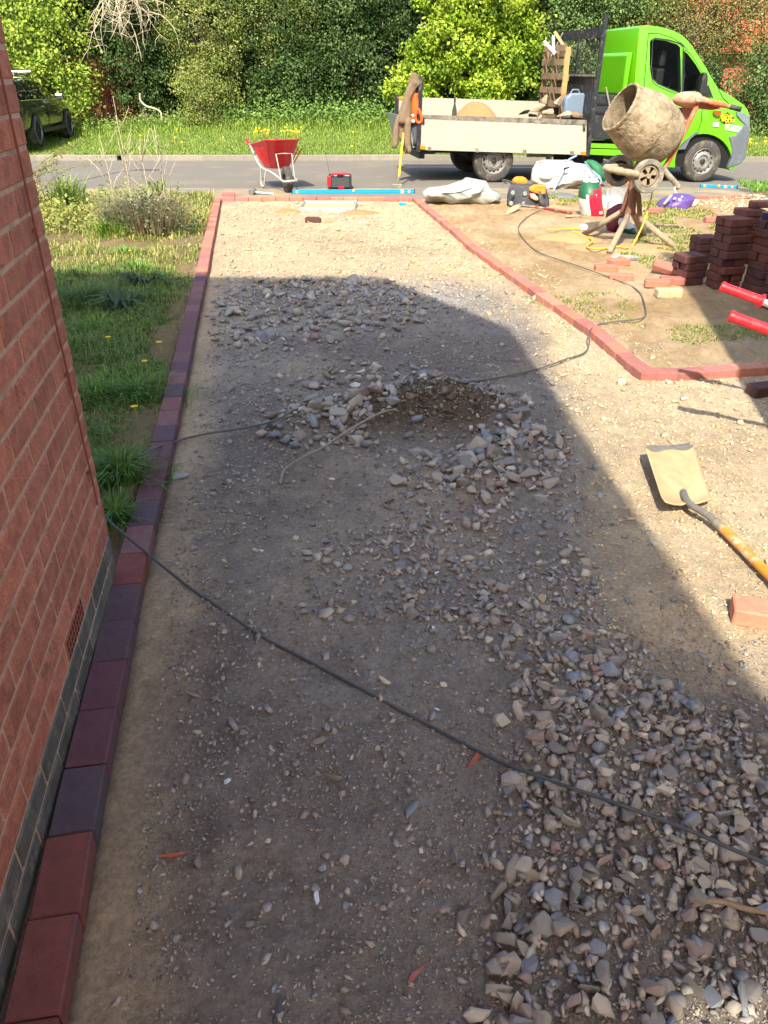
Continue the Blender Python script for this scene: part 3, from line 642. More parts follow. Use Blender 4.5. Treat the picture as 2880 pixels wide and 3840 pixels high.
edging('block_edging', [LP[-1] + Vector((.0, 0, 0)), RP[0]], 1, 'row of red blocks closing the far end of the drive')
B3 = [(2700, 765), (2560, 728), (2390, 729), (2785, 732), (2960, 765)]
e3 = [g(x, y, .05) for x, y in ((2610, 738), (2785, 733))]
edging('block_edging', e3, 1, 'far row of red blocks at the back of the pale rubble bed')
edging('block_edging', [g(2790, 733, .05), g(2990, 778, .05)], 1, 'row of dull red blocks on the right of the pale rubble bed')
edging('block_edging', [g(2600, 770, .05), g(2640, 778, .05), g(2700, 795, .05), g(2780, 830, .05)], -1, 'row of dull red blocks before the pale rubble bed behind the purple bag')
poly = [(1500, 445), (1620, 425), (1690, 445), (1690, 500), (1600, 490)]
X, Y = sample(poly, 420); s2 = np.clip(.018 * np.exp(rng.normal(0, .45, len(X))), .006, .05)
o = scatter(np.stack([X, Y, zyard(X, Y) + s2 * .3], 1), s2, hues(len(X), ['#cbbb98', '#bfae8a', '#d5c8a8', '#b39f7a'], .12), MIDST, .8, 'pale_rubble'); tag(o, 'pale broken stone filling the small bed at the far right', 'rubble', kind='stuff')

# ------------------------------------------------------------------ soft forms: rows traced left to right, each row an oval section
def rowloft(rows, cv, Y, thick, n=14, wr=.0, wf=9, mi=None, mb=None, seed=1, flatback=.5):
    """rows: (py, xl, xr[, dy]); cv maps the crop's pixels to photo pixels; Y depth of the middle; thick half depth"""
    mb = mb or MB(); rings = []
    for k, rw in enumerate(rows):
        py, a, c = rw[:3]; dy = rw[3] if len(rw) > 3 else 0
        th = thick if not hasattr(thick, '__len__') else thick[k]
        pa = at(*cv(a, py), Y + dy); pc = at(*cv(c, py), Y + dy); mid = (pa + pc) / 2; hx = (pc.x - pa.x) / 2; ring = []
        for i in range(n):
            t = 2 * math.pi * i / n; cx = math.cos(t); sy = math.sin(t)
            cx = math.copysign(abs(cx) ** .8, cx); d = th * (sy if sy < 0 else sy * flatback)
            wz = wr * (math.sin(wf * cx + k * 1.1 + seed) + .6 * math.sin(wf * 1.9 * cx - k * 1.7 + seed * 2))
            ring.append(Vector((mid.x + hx * cx, mid.y + d + (wz if sy < .2 else 0), mid.z + (wz * .4 if 0 < k < len(rows) - 1 else 0))))
        rings.append(ring)
    f0 = len(mb.F); mb.loft(rings)
    if mi:
        nr = len(rows) - 1
        for j in range(nr):
            for i in range(n): mb.M[f0 + j * n + i] = mi(j / nr, math.cos(2 * math.pi * (i + .5) / n), math.sin(2 * math.pi * (i + .5) / n))
    return mb
def crop(ox, oy, sc): return lambda x, y: (ox + x / sc, oy + y / sc)
c3 = crop(1400, 0, 1659 / 800); c4 = crop(2080, 0, 1659 / 800); c5 = crop(2080, 700, 1659 / 800)
cj = crop(1400, 250, 1659 / 300); cb = crop(1900, 560, 1659 / 400); cm = crop(2100, 640, 1659 / 500); ch_ = crop(2000, 0, 1475 / 400)
cd_ = crop(2160, 280, 1659 / 400); cs = crop(2400, 700, 1659 / 480); c2 = crop(850, 0, 1659 / 700)
def smooth_pts(pts, n=6):
    pts = [Vector(p) for p in pts]; out = []
    for i in range(len(pts) - 1):
        p0, p1, p2, p3 = pts[max(i-1, 0)], pts[i], pts[i+1], pts[min(i+2, len(pts)-1)]
        for k in range(n):
            t = k / n; out.append(.5 * ((2*p1) + (p2-p0)*t + (2*p0-5*p1+4*p2-p3)*t*t + (3*p1-p0-3*p2+p3)*t**3))
    return out + [pts[-1]]
def wheel(parent, name, c, Rr, wd, rim_r, mats, ax=(0, 1, 0), holes=12, spokes=0, n=32):
    """c is the middle of the outer face; ax points inwards"""
    ax = Vector(ax).normalized(); c = Vector(c); tyre, rimm = mats
    h = wd
    w_ = bpy.data.objects.new(name, None); w_.empty_display_size = .05; C.objects.link(w_); w_.parent = parent; w_.location = c
    b = MB(); b.lathe([(rim_r, .012), (rim_r * 1.04, 0.0), (Rr * .86, -.006), (Rr * .955, .008), (Rr, h * .16), (Rr * 1.0, h * .84), (Rr * .95, h), (rim_r, h), (rim_r, .012)], (0, 0, 0), ax, n)
    ty = b.build('tyre', tyre, w_, smooth=True)
    b = MB(); b.lathe([(rim_r, .012), (rim_r * .96, .004), (rim_r * .93, .03), (rim_r * .80, .055), (rim_r * .68, .03), (rim_r * .5, .02), (rim_r * .42, .045), (.0001, .045)], (0, 0, 0), ax, n)
    rm = b.build('rim', rimm, w_, smooth=True)
    u = ax.orthogonal().normalized(); v = ax.cross(u)
    for i in range(holes):
        a = 2 * math.pi * i / holes; d = u * math.cos(a) + v * math.sin(a); hb = MB()
        hb.lathe([(rim_r * .075, 0), (.0001, 0)], d * rim_r * .79 + ax * .042, ax, 8); hb.build('rim_hole', m_dark, rm)
    hb = MB(); hb.lathe([(rim_r * .2, .05), (rim_r * .2, .02), (rim_r * .12, .01), (.0001, .01)], (0, 0, 0), ax, 12)
    hb.build('hub', m_blackp, rm, smooth=True)
    return w_

# ------------------------------------------------------------------ the green dropside truck
TA = R(9.5); TP = .018; Td = Vector((math.cos(TA), math.sin(TA), 0)); Tn = Vector((-math.sin(TA), math.cos(TA), 0))
def T(px, py, v):
    r = ray(px, py); c = Vector((0, 0, CH)); t = ((TO + Tn * v - c).dot(Tn)) / r.dot(Tn); p = c + r * t
    u = (p - TO).dot(Td); return Vector((u, v, p.z - TO.z + TP * u))
def Tw(u, v, z): return TO + Td * u + Tn * v + Vector((0, 0, z - TP * u))
truck = thing('dropside_truck', 'bright green cab dropside truck with scuffed white sides parked on the road', 'truck', TO, TA); truck.rotation_euler = (0, math.atan(TP), TA)
inset = lambda z: max(0, z - 1.05) * .13
def side(pts, v, off=0.0, tum=True, cv=c4):
    out = []
    for x, y in pts:
        q = T(*cv(x, y), 0); vv = v + (inset(q.z) if tum else 0) + off; q = T(*cv(x, y), vv); out.append(Vector((q.x, vv, q.z)))
    return out
def slab(name, pts, v0, v1, mat, parent=truck, tum=False, cv=c4, bevel=0, smooth=False):
    A = side(pts, v0, 0, tum, cv); B = [Vector((p.x, v1 + (p.y - v0), p.z)) for p in A]
    b = MB(); b.prism(A, B); return b.build(name, mat, parent, bevel=bevel, smooth=smooth)
arch = [(1155 + 222 * math.cos(R(a)) * 1.0, 1262 - 222 * math.sin(R(a))) for a in range(188, -18, -12)]
cabp = [(620, 1292), (930, 1302)] + arch + [(1352, 1308), (1450, 1266), (1487, 1222), (1490, 1130), (1507, 1090), (1512, 1000), (1508, 905), (1490, 850), (1455, 812), (1400, 772), (1330, 727), (1262, 690), (1210, 610), (1160, 520), (1100, 430), (1050, 352), (1015, 312), (970, 272), (900, 236), (800, 208), (710, 196), (660, 198), (640, 215), (615, 560), (605, 745)]
A = side(cabp, 0); Wd = 1.93
B = [Vector((p.x, Wd - p.y, p.z)) for p in A]
b = MB(); b.prism(A, B); cabo = b.build('cab', [m_green, m_dark], truck)
win1 = [(748, 318), (768, 302), (880, 318), (955, 343), (982, 366), (980, 700), (972, 722), (880, 686), (792, 648), (756, 612), (742, 520)]
win2 = [(1000, 388), (1040, 420), (1100, 505), (1138, 575), (1112, 702), (992, 716)]
cut = MB(); cut.mi = 1
for wp in (win1, win2):
    q = [T(*c4(x, y), 0.05) for x, y in wp]; cut.prism([Vector((p.x, -.3, p.z)) for p in q], [Vector((p.x, 2.3, p.z)) for p in q])
cuto = cut.build('cutter', [m_green, m_dark], truck)
bo = cabo.modifiers.new('cut', 'BOOLEAN'); bo.operation = 'DIFFERENCE'; bo.object = cuto; bo.solver = 'EXACT'
cav = MB(); cav.mi = 1; q = [T(*c4(x, y), 0.05) for x, y in ((672, 262), (800, 262), (900, 285), (985, 340), (1060, 445), (1135, 570), (1150, 735), (690, 735))]
cav.prism([Vector((p_.x, .13 + inset(p_.z), p_.z)) for p_ in q], [Vector((p_.x, Wd - .13 - inset(p_.z), p_.z)) for p_ in q]); cavo = cav.build('cavity', [m_green, m_dark], truck)
bo2 = cabo.modifiers.new('hollow', 'BOOLEAN'); bo2.operation = 'DIFFERENCE'; bo2.object = cavo; bo2.solver = 'EXACT'
bv = cabo.modifiers.new('bevel', 'BEVEL'); bv.width = .035; bv.segments = 3; bv.limit_method = 'ANGLE'; bv.angle_limit = R(50)
bpy.context.view_layer.update(); dg = bpy.context.evaluated_depsgraph_get()
nm = bpy.data.meshes.new_from_object(cabo.evaluated_get(dg)); cabo.modifiers.clear(); cabo.data = nm; nm.name = 'cab'
bpy.data.objects.remove(cuto); bpy.data.objects.remove(cavo)
nm.polygons.foreach_set('use_smooth', [True] * len(nm.polygons)); nm.set_sharp_from_angle(angle=R(40))
def scale_poly(pts, k):
    cx = sum(p[0] for p in pts) / len(pts); cy = sum(p[1] for p in pts) / len(pts)
    return [(cx + (x - cx) * k, cy + (y - cy) * k) for x, y in pts]
for wp, nmn in ((win1, 'door_window'), (win2, 'quarter_window')):
    for far in (0, 1):
        q = side(wp, 0, .012); 
        if far: q = [Vector((p.x, Wd - p.y, p.z)) for p in q]
        bb = MB(); bb.add(q, [tuple(range(len(q)))]); gl = bb.build(nmn, m_glass, truck, fix=False)
        if not far:
            o_ = side(scale_poly(wp, 1.055), 0, -.003); i_ = side(wp, 0, -.003); n_ = len(wp); bb = MB()
            bb.add(o_ + i_, [(k, (k + 1) % n_, n_ + (k + 1) % n_, n_ + k) for k in range(n_)]); bb.build('window_seal', m_blackp, gl)
bb = MB(); hr = T(*c4(800, 455), .5); bb.box((hr.x, .5, hr.z), (.12, .32, .26)); bb.box((hr.x - .05, .5, hr.z - .45), (.16, .5, .6)); bb.build('seat', m_black, truck, bevel=.04)
bb = MB(); stw = T(*c4(935, 640), .5); bb.tube([stw + Vector((math.cos(a) * .09, math.sin(a) * .19, math.cos(a) * .17)) for a in np.linspace(0, 6.2832, 20)], .018, 6, False); bb.build('steering_wheel', m_black, truck, smooth=True)
slab('wheel_arch', [(985, 1300)] + arch + [(1340, 1300)], .06, 1.86, m_dark)
slab('bumper', [(1354, 1062), (1402, 1056), (1472, 966), (1512, 982), (1514, 1092), (1493, 1132), (1490, 1222), (1452, 1270), (1345, 1310), (1372, 1235), (1374, 1150)], -.014, Wd + .014, m_greyp, bevel=.02)
slab('arch_trim', [(962, 1164), (1012, 1160), (1048, 1084), (1092, 1044), (1120, 1030), (1090, 1028), (1035, 1075)], -.012, .02, m_greyp)
slab('headlight', [(1408, 868), (1470, 880), (1506, 905), (1512, 985), (1488, 976), (1440, 932), (1414, 898)], -.008, .03, m_lens)
slab('side_indicator', [(1228, 860), (1288, 862), (1286, 888), (1276, 904), (1244, 902), (1230, 885)], -.008, .01, m_amberd)
slab('sticker', [(1225, 952), (1270, 954), (1270, 984), (1225, 982)], -.005, .0, m_whitet)
dia = slab('earthworks_badge', [(1335, 872), (1394, 922), (1330, 965), (1278, 920)], -.006, .0, m_black)
def strip(name, pts, wpx, v, mat, parent=truck, tum=True):
    q = side(pts, 0, v, tum); bb = MB()
    for a, c in zip(q[:-1], q[1:]): bb.bar(a, c, .004, wpx, up=(0, 0, 1) if abs((c - a).normalized().z) < .7 else (1, 0, 0))
    return bb.build(name, mat, parent)
strip('door_seam', [(712, 256), (700, 430), (684, 690), (690, 1000), (700, 1290)], .008, -.001, m_black)
strip('door_seam', [(712, 256), (800, 262), (900, 295), (975, 340), (1020, 385)], .006, -.001, m_black)
strip('wing_seam', [(1140, 850), (1134, 950), (1100, 1045)], .008, -.001, m_black)
strip('bonnet_seam', [(1262, 692), (1300, 760), (1340, 800), (1405, 860)], .007, -.002, m_black)
slab('mirror_base', [(1186, 662), (1226, 766), (1140, 722), (1150, 690)], -.008, .02, m_blackp)
b = MB(); q = [T(*c4(x, y), -.16) for x, y in ((1150, 566), (1172, 560), (1184, 600), (1172, 735), (1118, 742), (1122, 690))]
b.prism(q, [p + Vector((.03, .17, 0)) for p in q]); b.build('mirror', m_blackp, truck, bevel=.02)
# cab back wall pressings
xr_ = T(*c4(640, 400), 0).x - .03
for z0, z1, nmn in ((1.42, 2.02, 'rear_panel'), (1.02, 1.34, 'rear_panel'), (.72, .94, 'rear_panel')):
    b = MB(); y0, y1 = .30, 1.62
    b.prism([(xr_ + .03, y0 - .06, z0 - .05), (xr_ + .03, y1 + .06, z0 - .05), (xr_ + .03, y1 + .06, z1 + .05), (xr_ + .03, y0 - .06, z1 + .05)], [(xr_ - .035, y0, z0), (xr_ - .035, y1, z0), (xr_ - .035, y1, z1), (xr_ - .035, y0, z1)]); b.build(nmn, m_green, truck, bevel=.02, smooth=True)
slab('sill', [(272, 1116), (700, 1128), (700, 1165), (272, 1150)], .02, .3, m_green, bevel=.008)
slab('sill', [(272, 1158), (700, 1172), (690, 1222), (272, 1204)], .0, .3, m_green, bevel=.008)
slab('locker', [(300, 742), (612, 742), (612, 1085), (290, 1080)], .03, 1.8, m_blackp, bevel=.01)
for y in (800, 870): slab('locker_rib', [(318, y), (600, y), (600, y + 14), (318, y + 14)], .012, .05, m_black)
# bed
slab('side_panel', [(360, 930), (1652, 978), (1652, 1206), (360, 1166)], -.08, -.05, m_white, cv=c3, bevel=.004)
slab('top_rail', [(375, 892), (1652, 934), (1652, 974), (360, 926)], -.08, -.03, m_rustrail, cv=c3)
fp = slab('side_panel', [(180, 752), (1640, 800), (1640, 1010), (180, 955)], 1.93, 1.96, m_white, cv=c3)
for x, y in ((360, 1134), (1610, 1180)): slab('marker_light', [(x, y), (x + 40, y + 1), (x + 40, y + 26), (x, y + 25)], -.092, -.08, m_amber, cv=c3)
slab('marker_light', [(188, 756), (228, 757), (228, 777), (188, 776)], 1.92, 1.93, m_amber, cv=c3)
ua = T(*c3(360, 1100), -.08).x; ub = T(*c3(1655, 1100), -.08).x; zb0 = T(*c3(360, 1166), -.08).z; zb1 = T(*c3(1652, 1206), -.08).z
FLZ0, FLZ1 = zb0 + .22, zb1 + .22
def flz(u): return FLZ0 + (FLZ1 - FLZ0) * (u - ua) / (ub - ua)
b = MB(); b.prism([(-1.42, -.05, FLZ0 - .2), (ub, -.05, FLZ1 - .2), (ub, -.05, FLZ1), (-1.42, -.05, FLZ0)], [(-1.42, 1.93, FLZ0 - .2), (ub, 1.93, FLZ1 - .2), (ub, 1.93, FLZ1), (-1.42, 1.93, FLZ0)]); b.build('bed_floor', m_bsteel, truck)
b = MB(); b.prism([(-1.60, -.02, 1.02), (-1.57, -.02, 1.02), (-1.46, -.02, .56), (-1.49, -.02, .56)], [(-1.60, 1.95, 1.02), (-1.57, 1.95, 1.02), (-1.46, 1.95, .58), (-1.49, 1.95, .58)]); b.build('tailgate', M('grey_aluminium', '#858a86', .6, .1, 10, metal=.2), truck)
for v, zt in ((-.06, 1.62), (1.94, 1.32)):
    b = MB(); b.box((-1.40 if v < 0 else -1.43, v, (zt + .5) / 2), (.07, .06, zt - .5)); b.build('corner_post', m_bsteel, truck, bevel=.005)
pt = T(*c4(392, 110), -.06); pb = T(*c4(268, 1200), -.06)
for v in (-.06, 1.93):
    b = MB(); b.bar((ub + .05, v, zb1 - .02), (ub + .05, v, pt.z if v < 0 else pt.z - .28), .07, .07, up=(1, 0, 0)); b.build('headboard_post', m_bsteel, truck, bevel=.004)
zt1 = T(*ch_(935, 370), 0).z; zt0 = T(*ch_(925, 520), 0).z; zr = T(*ch_(860, 1045), 0).z
b = MB(); b.box((ub + .06, .935, (zt1 + zt0) / 2), (.02, 1.92, zt1 - zt0)); b.build('headboard_top', m_bsteel, truck)
b = MB(); b.box((ub + .06, .935, (zr + FLZ1) / 2), (.02, 1.92, zr - FLZ1)); b.build('headboard_panel', m_bsteel, truck)
b = MB(); b.box((ub + .03, .935, zr), (.05, 1.9, .03)); b.build('headboard_rail', m_rustrail, truck)
b = MB(); b.box((ub + .05, .95, (zr + zt1) / 2), (.03, .07, zt1 - zr)); b.build('headboard_stay', m_bsteel, truck)
b = MB()
for i in range(30): b.box((ub + .07, 0 + i * .064, (zr + zt0) / 2), (.005, .006, zt0 - zr))
for i in range(13): b.box((ub + .075, .935, zr + (i + .5) * (zt0 - zr) / 13), (.005, 1.9, .006))
o = b.build('mesh_guard', m_bsteel, truck); o['kind'] = 'stuff'
for i in range(4):
    x = 420 + i * 370; slab('panel_hinge', [(x, 1140 + i * 12), (x + 26, 1141 + i * 12), (x + 26, 1172 + i * 12), (x, 1171 + i * 12)], -.095, -.08, m_rustrail, cv=c3)
for x, y in ((372, 915), (1625, 965)): slab('panel_latch', [(x, y), (x + 18, y + 1), (x + 18, y + 52), (x, y + 51)], -.1, -.08, m_bsteel, cv=c3)
# chassis and wheels
for v in (.55, 1.35):
    b = MB(); b.box((1.2, v, .52), (5.0, .08, .16)); b.build('chassis_rail', m_black, truck)
b = MB(); b.box((0, .95, .355), (.1, 1.5, .1)); b.build('rear_axle', m_black, truck)
b = MB(); b.box((3.72, .95, .33), (.1, 1.5, .1)); b.build('front_axle', m_black, truck)
b = MB(); b.box((-1.3, .9, .44), (.1, 1.6, .12)); b.box((-1.2, .2, .5), (.3, .1, .1)); b.build('rear_bumper', m_blackp, truck)
b = MB(); b.box((1.75, .5, .42), (.8, .5, .26)); b.build('fuel_tank', m_black, truck, bevel=.03)
b = MB(); b.box((.9, .2, .43), (.5, .04, .05)); b.box((1.05, .2, .38), (.06, .05, .14)); b.build('side_guard', m_steel, truck)
uw = T(2637, 607, 0).x
for u in (0.0, uw):
    wheel(truck, 'wheel', (u, .0 if u else .02, .355), .355, .225, .225, (m_rubber, m_rim), (0, 1, 0), 14)
    wheel(truck, 'wheel', (u, 1.92, .355), .355, .225, .225, (m_rubber, m_rim), (0, -1, 0), 14)
def text_on(s, px, py, h, mat, parent, cv=c4, v=-.008, rot=0, lab='lettering', sx=1):
    cu = bpy.data.curves.new('t', 'FONT'); cu.body = s; cu.size = h; cu.align_x = 'CENTER'; cu.align_y = 'CENTER'; cu.extrude = .0008; cu.offset = h * .012
    o = bpy.data.objects.new('t', cu); C.objects.link(o); bpy.context.view_layer.update()
    me = bpy.data.meshes.new_from_object(o.evaluated_get(bpy.context.evaluated_depsgraph_get())); bpy.data.objects.remove(o)
    me.materials.clear(); me.materials.append(mat); me.name = lab
    q = T(*cv(px, py), v)
    to = bpy.data.objects.new(lab, me); C.objects.link(to); to.parent = parent; to.location = q; to.rotation_euler = Euler((R(90), -rot, 0)); to.scale = (sx, 1, 1); return to
text_on('earth', 1330, 908, .105, m_yell, dia); text_on('works', 1342, 932, .105, m_yell, dia)
text_on('complete', 1318, 890, .034, m_yell, dia); text_on('services', 1340, 952, .030, m_yell, dia)
text_on('NTR SERVICES', 1384, 984, .062, m_whitet, truck, rot=R(-7), sx=.9); text_on('07764702817', 1380, 1010, .066, m_whitet, truck, rot=R(-7), sx=.9)

# ------------------------------------------------------------------ load on the truck bed
def wthing(o, label, cat, group=None): return tag(o, label, cat, group)
def onbed(u, v, dz=0): p = Tw(u, v, flz(u) + dz); return p
b = MB(); su = T(*c3(760, 900), .9).x
b.sheet(lambda a, c: (lambda u, v: Tw(su + u, .95 + v, flz(su + u) + max(-.03, .52 * max(0, 1 - (u / .72) ** 2 - (v / .75) ** 2) ** .9 * (.9 + .25 * math.sin(7 * u + 3 * v)) + .03 * vnoise(u, v, 9, 3) - .03)))((a - .5) * 1.5, (c - .5) * 1.6), 30, 26)
wthing(b.build('sand_heap', m_sand, smooth='all'), 'heap of orange building sand on the truck bed', 'sand')
bu = T(*c3(630, 880), .12).x; bp = onbed(bu, .12)
b = MB(); zt = T(*c3(632, 765), .12).z - flz(bu)
bt = thing('drink_bottle', 'clear plastic bottle of dark red drink on the truck side rail', 'bottle', bp)
b.lathe([(.0001, 0), (.042, .0), (.045, .02), (.045, zt * .5), (.04, zt * .68), (.016, zt * .86), (.014, zt * .92), (.0001, zt * .92)], n=14); b.build('bottle_body', M_glass('bottle_plastic', (.8, .82, .82), .45, .1), bt, smooth=True)
b = MB(); b.lathe([(.0001, .01), (.043, .01), (.043, zt * .30), (.0001, zt * .30)], n=14); b.build('drink', M('dark_cordial', '#6b1238', .3, .1), bt, smooth=True)
b = MB(); b.lathe([(.0465, zt * .32), (.0465, zt * .52)], n=14); b.build('bottle_label', M('pink_label', '#c988b0', .5, .3, 40), bt, smooth=True)
b = MB(); b.lathe([(.018, zt * .9), (.018, zt), (.0001, zt)], n=10); b.build('cap', M('purple_cap', '#4a2a5a', .4, .1), bt, smooth=True)
for i, (x, y, v, r_, sq, lab) in enumerate([(1440, 790, .6, .24, (1, .8, .75), 'large pale pebbly concrete lump leaning on the pallet'), (1330, 800, .9, .20, (1, .8, .7), 'pale grey concrete lump left of the pallet foot'), (1260, 840, .8, .20, (1, .9, .6), 'flat pale concrete lump on the left of the truck load'),
        (1350, 870, .35, .16, (1, .6, .5), 'brown squared stone at the front of the truck load'), (1480, 890, .25, .18, (1, .8, .6), 'pebbly concrete lump below the jerrycan'), (1595, 900, .2, .16, (1.2, .8, .6), 'dark brown soil clod beside the headboard'), (1240, 900, .3, .09, (1.6, .8, .5), 'small dark debris lump on the left of the load'), (1170, 875, .5, .10, (1.4, .6, .5), 'black offcut at the left end of the load')]):
    q = T(*c3(x, y), v); me = BIGST[(i * 5) % len(BIGST)].copy(); me.materials.clear(); me.materials.append(m_chunk if i not in (5, 6, 7) else (m_wood if i == 5 else m_black))
    p = Tw(q.x, v, q.z); o = inst('concrete_lump' if i not in (5, 6, 7) else 'debris_lump', me, p, (random.gauss(0, .4), random.gauss(0, .4), random.uniform(0, 6)), [r_ * s_ for s_ in sq]); wthing(o, lab, 'rubble')
b = MB(); sub = BIGST
for i in range(60):
    u = ub - .15 - abs(random.gauss(0, .55)); v = random.uniform(.05, 1.7); r_ = random.uniform(.05, .12); hgt = max(0, .34 * (1 - (ub - u) / 1.3))
    if u < ua + 1.3: continue
    me = SMALL[i % 16]; p = Tw(u, v, flz(u) + random.uniform(0, 1) * hgt); rt = Euler((random.random() * 6, random.random() * 6, random.random() * 6)).to_matrix()
    b.add([p + rt @ Vector(tuple(q)) * r_ for q in me[0]], [tuple(int(k) for k in f) for f in me[1]])
o = b.build('broken_rubble', m_chunk); tag(o, 'mixed broken concrete underneath the lumps on the truck bed', 'rubble', kind='stuff')
# pallet leaning on the headboard
pu = ub - .16; pz1 = T(*ch_(530, 640), .75).z; pz0 = flz(pu) + .02
pl = thing('pallet', 'weathered wooden pallet standing on edge against the truck headboard', 'pallet', Tw(pu, 1.2, flz(pu)), TA)
base = flz(pu)
for i in range(7):
    z = .10 + (pz1 - base - .12) * i / 6
    b = MB(); b.box((-.075, .12 + .02 * math.sin(i * 3), z), (.02, 1.12, .10)); b.build('slat', m_wood, pl, bevel=.002)
for v in (-.42, .12, .66):
    b = MB(); b.box((-.02, v, (pz1 - base) / 2), (.09, .045, pz1 - base - .02)); b.build('stringer', m_woodl if v < 0 else m_wood, pl)
for i in range(4):
    z = .2 + (pz1 - base - .3) * i / 3; b = MB(); b.box((.036, .12, z), (.02, 1.12, .1)); b.build('slat', m_wood, pl)
jq = T(*ch_(575, 1480), .45); jp = Tw(jq.x, .5, jq.z - .18)
jc = thing('jerrycan', 'blue grey plastic jerrycan on the load beside the headboard', 'jerrycan', jp, TA)
b = MB(); b.prism([(-.2, -.09, 0), (.2, -.09, 0), (.2, -.09, .32), (.14, -.09, .40), (-.12, -.09, .40), (-.2, -.09, .32)], [(-.2, .09, 0), (.2, .09, 0), (.2, .09, .32), (.14, .09, .40), (-.12, .09, .40), (-.2, .09, .32)]); b.build('can_body', m_jerry, jc, bevel=.03, smooth=True)
b = MB(); b.tube([(-.09, 0, .39), (-.06, 0, .45), (.05, 0, .45), (.08, 0, .39)], .014, 8); b.build('handle', m_jerry, jc, smooth=True)
b = MB(); b.lathe([(.03, .39), (.03, .43), (.0001, .43)], (-.14, 0, 0), n=12); b.build('cap', m_black, jc)
for i, (a, c_, mt, lab) in enumerate([((150, 570), (265, 695), m_metal, 'pale metal strip leaning over the pallet top, leftmost'), ((275, 490), (278, 690), m_metal, 'upright white plastic strip behind the pallet top'), ((295, 440), (430, 650), m_woodl, 'pale timber offcut leaning over the pallet top'), ((405, 455), (285, 695), m_tubeold, 'thin rod crossing behind the timber offcut')]):
    qa, qc = T(*ch_(*a), 1.35 + .1 * i), T(*ch_(*c_), 1.2); b = MB(); qb = qc + (qc - qa) * .35
    b.bar(Tw(*qa), Tw(*qb), .05 if i < 3 else .012, .02, up=(0, 1, 0)); wthing(b.build('offcut', mt), lab, 'offcut')
qa, qb = T(*c4(400, 682), -.02), T(*c4(432, 850), .02); b = MB(); b.tube([Tw(*qa), Tw(*(qa + (qb - qa) * .22)), Tw(*qb)], .016, 8); wthing(b.build('lever_handle', m_tubeold, smooth=True), 'thin steel lever with pale end standing behind the headboard', 'handle')

# jackets and vest hung on the near rear post
jk = thing('work_jacket', 'brown hooded work jacket hung on the rear corner post of the truck', 'jacket', at(1520, 590, 14.58))
rowloft([(128, 805, 880), (160, 775, 915), (220, 752, 940), (300, 732, 985), (350, 718, 1012), (390, 705, 960), (440, 690, 900), (540, 655, 862), (620, 628, 830), (700, 606, 800), (850, 560, 790), (1000, 508, 785), (1100, 485, 782), (1180, 520, 782)], cj, 14.58, .09, 18, .012, 5).build('jacket_body', m_jacket, jk, smooth='all', world=True)
rowloft([(1010, 495, 560), (1100, 462, 550), (1200, 430, 540), (1400, 395, 532), (1600, 380, 515), (1690, 388, 485)], cj, 14.56, .05, 12, .008, 4, seed=3).build('sleeve', m_jacket, jk, smooth='all', world=True)
rowloft([(1050, 655, 784), (1200, 640, 782), (1400, 632, 780), (1600, 640, 778), (1700, 652, 780), (1702, 645, 790), (1795, 655, 795)], cj, 14.54, .06, 12, .008, 4, seed=5).build('sleeve', m_jacket, jk, smooth='all', world=True)
rowloft([(1120, 515, 660), (1300, 530, 650), (1450, 515, 635), (1540, 560, 622)], cj, 14.60, .04, 12, .008, 5, seed=8).build('hem', m_jacket, jk, smooth='all', world=True)
fl_ = thing('grey_fleece', 'dark grey fleece hung under the orange vest on the truck post', 'fleece', at(1560, 590, 14.62))
rowloft([(365, 975, 1030), (400, 920, 1046), (450, 890, 1046), (520, 870, 1010), (600, 900, 972), (740, 900, 976), (900, 860, 980), (1170, 785, 1000), (1300, 780, 1006), (1400, 780, 1008), (1500, 780, 960), (1640, 790, 862)], cj, 14.64, .06, 14, .008, 5, seed=2).build('fleece_body', m_hood, fl_, smooth='all', world=True)
rowloft([(1180, 960, 1002), (1300, 970, 1010), (1410, 985, 1008)], cj, 14.58, .03, 8).build('sleeve', m_hood, fl_, smooth='all', world=True)
ve = thing('hivis_vest', 'orange high visibility vest with grey tape hung beside the brown jacket', 'vest', at(1555, 470, 14.58))
rowloft([(550, 842, 932), (600, 815, 934), (700, 790, 936), (740, 788, 976), (850, 788, 985), (960, 785, 998), (985, 784, 999)], cj, 14.58, .05, 14, .008, 5, seed=4).build('vest_body', m_hivis, ve, smooth='all', world=True)
rowloft([(985, 784, 860), (1045, 784, 858)], cj, 14.57, .05, 10).build('tape', m_silver, ve, smooth='all', world=True)
rowloft([(1045, 784, 858), (1095, 784, 860)], cj, 14.575, .05, 10).build('vest_panel', m_hivis, ve, smooth='all', world=True)
rowloft([(1095, 784, 868), (1165, 784, 876)], cj, 14.57, .05, 10).build('tape', m_silver, ve, smooth='all', world=True)
bb = MB(); bb.tube(smooth_pts([at(*cj(x, y), 14.53) for x, y in ((930, 860), (880, 960), (880, 1090), (930, 1160), (990, 1140), (1000, 1050), (970, 950), (935, 870))], 4), .022, 8); bb.build('armhole', m_hivis, ve, smooth='all', world=True)
# sledgehammer leaning on the truck
hp = gy(1489, 706); sh = thing('sledgehammer', 'yellow handled sledgehammer leaning against the rear of the truck', 'hammer', hp)
top = at(1513, 500, 14.55); k1 = hp + Vector((0, 0, .05)); k2 = at(1496, 664, 14.2)
b = MB(); b.tube([k2, top], .019, 10); b.build('handle', m_yell, sh, smooth=True, world=True)
b = MB(); b.tube([k1, k2], [.022, .02], 10); b.build('socket', m_steel, sh, smooth=True, world=True)
b = MB(); b.box(hp + Vector((0, 0, .035)), (.17, .065, .065)); b.build('hammer_head', m_steel, sh, world=True, bevel=.01)

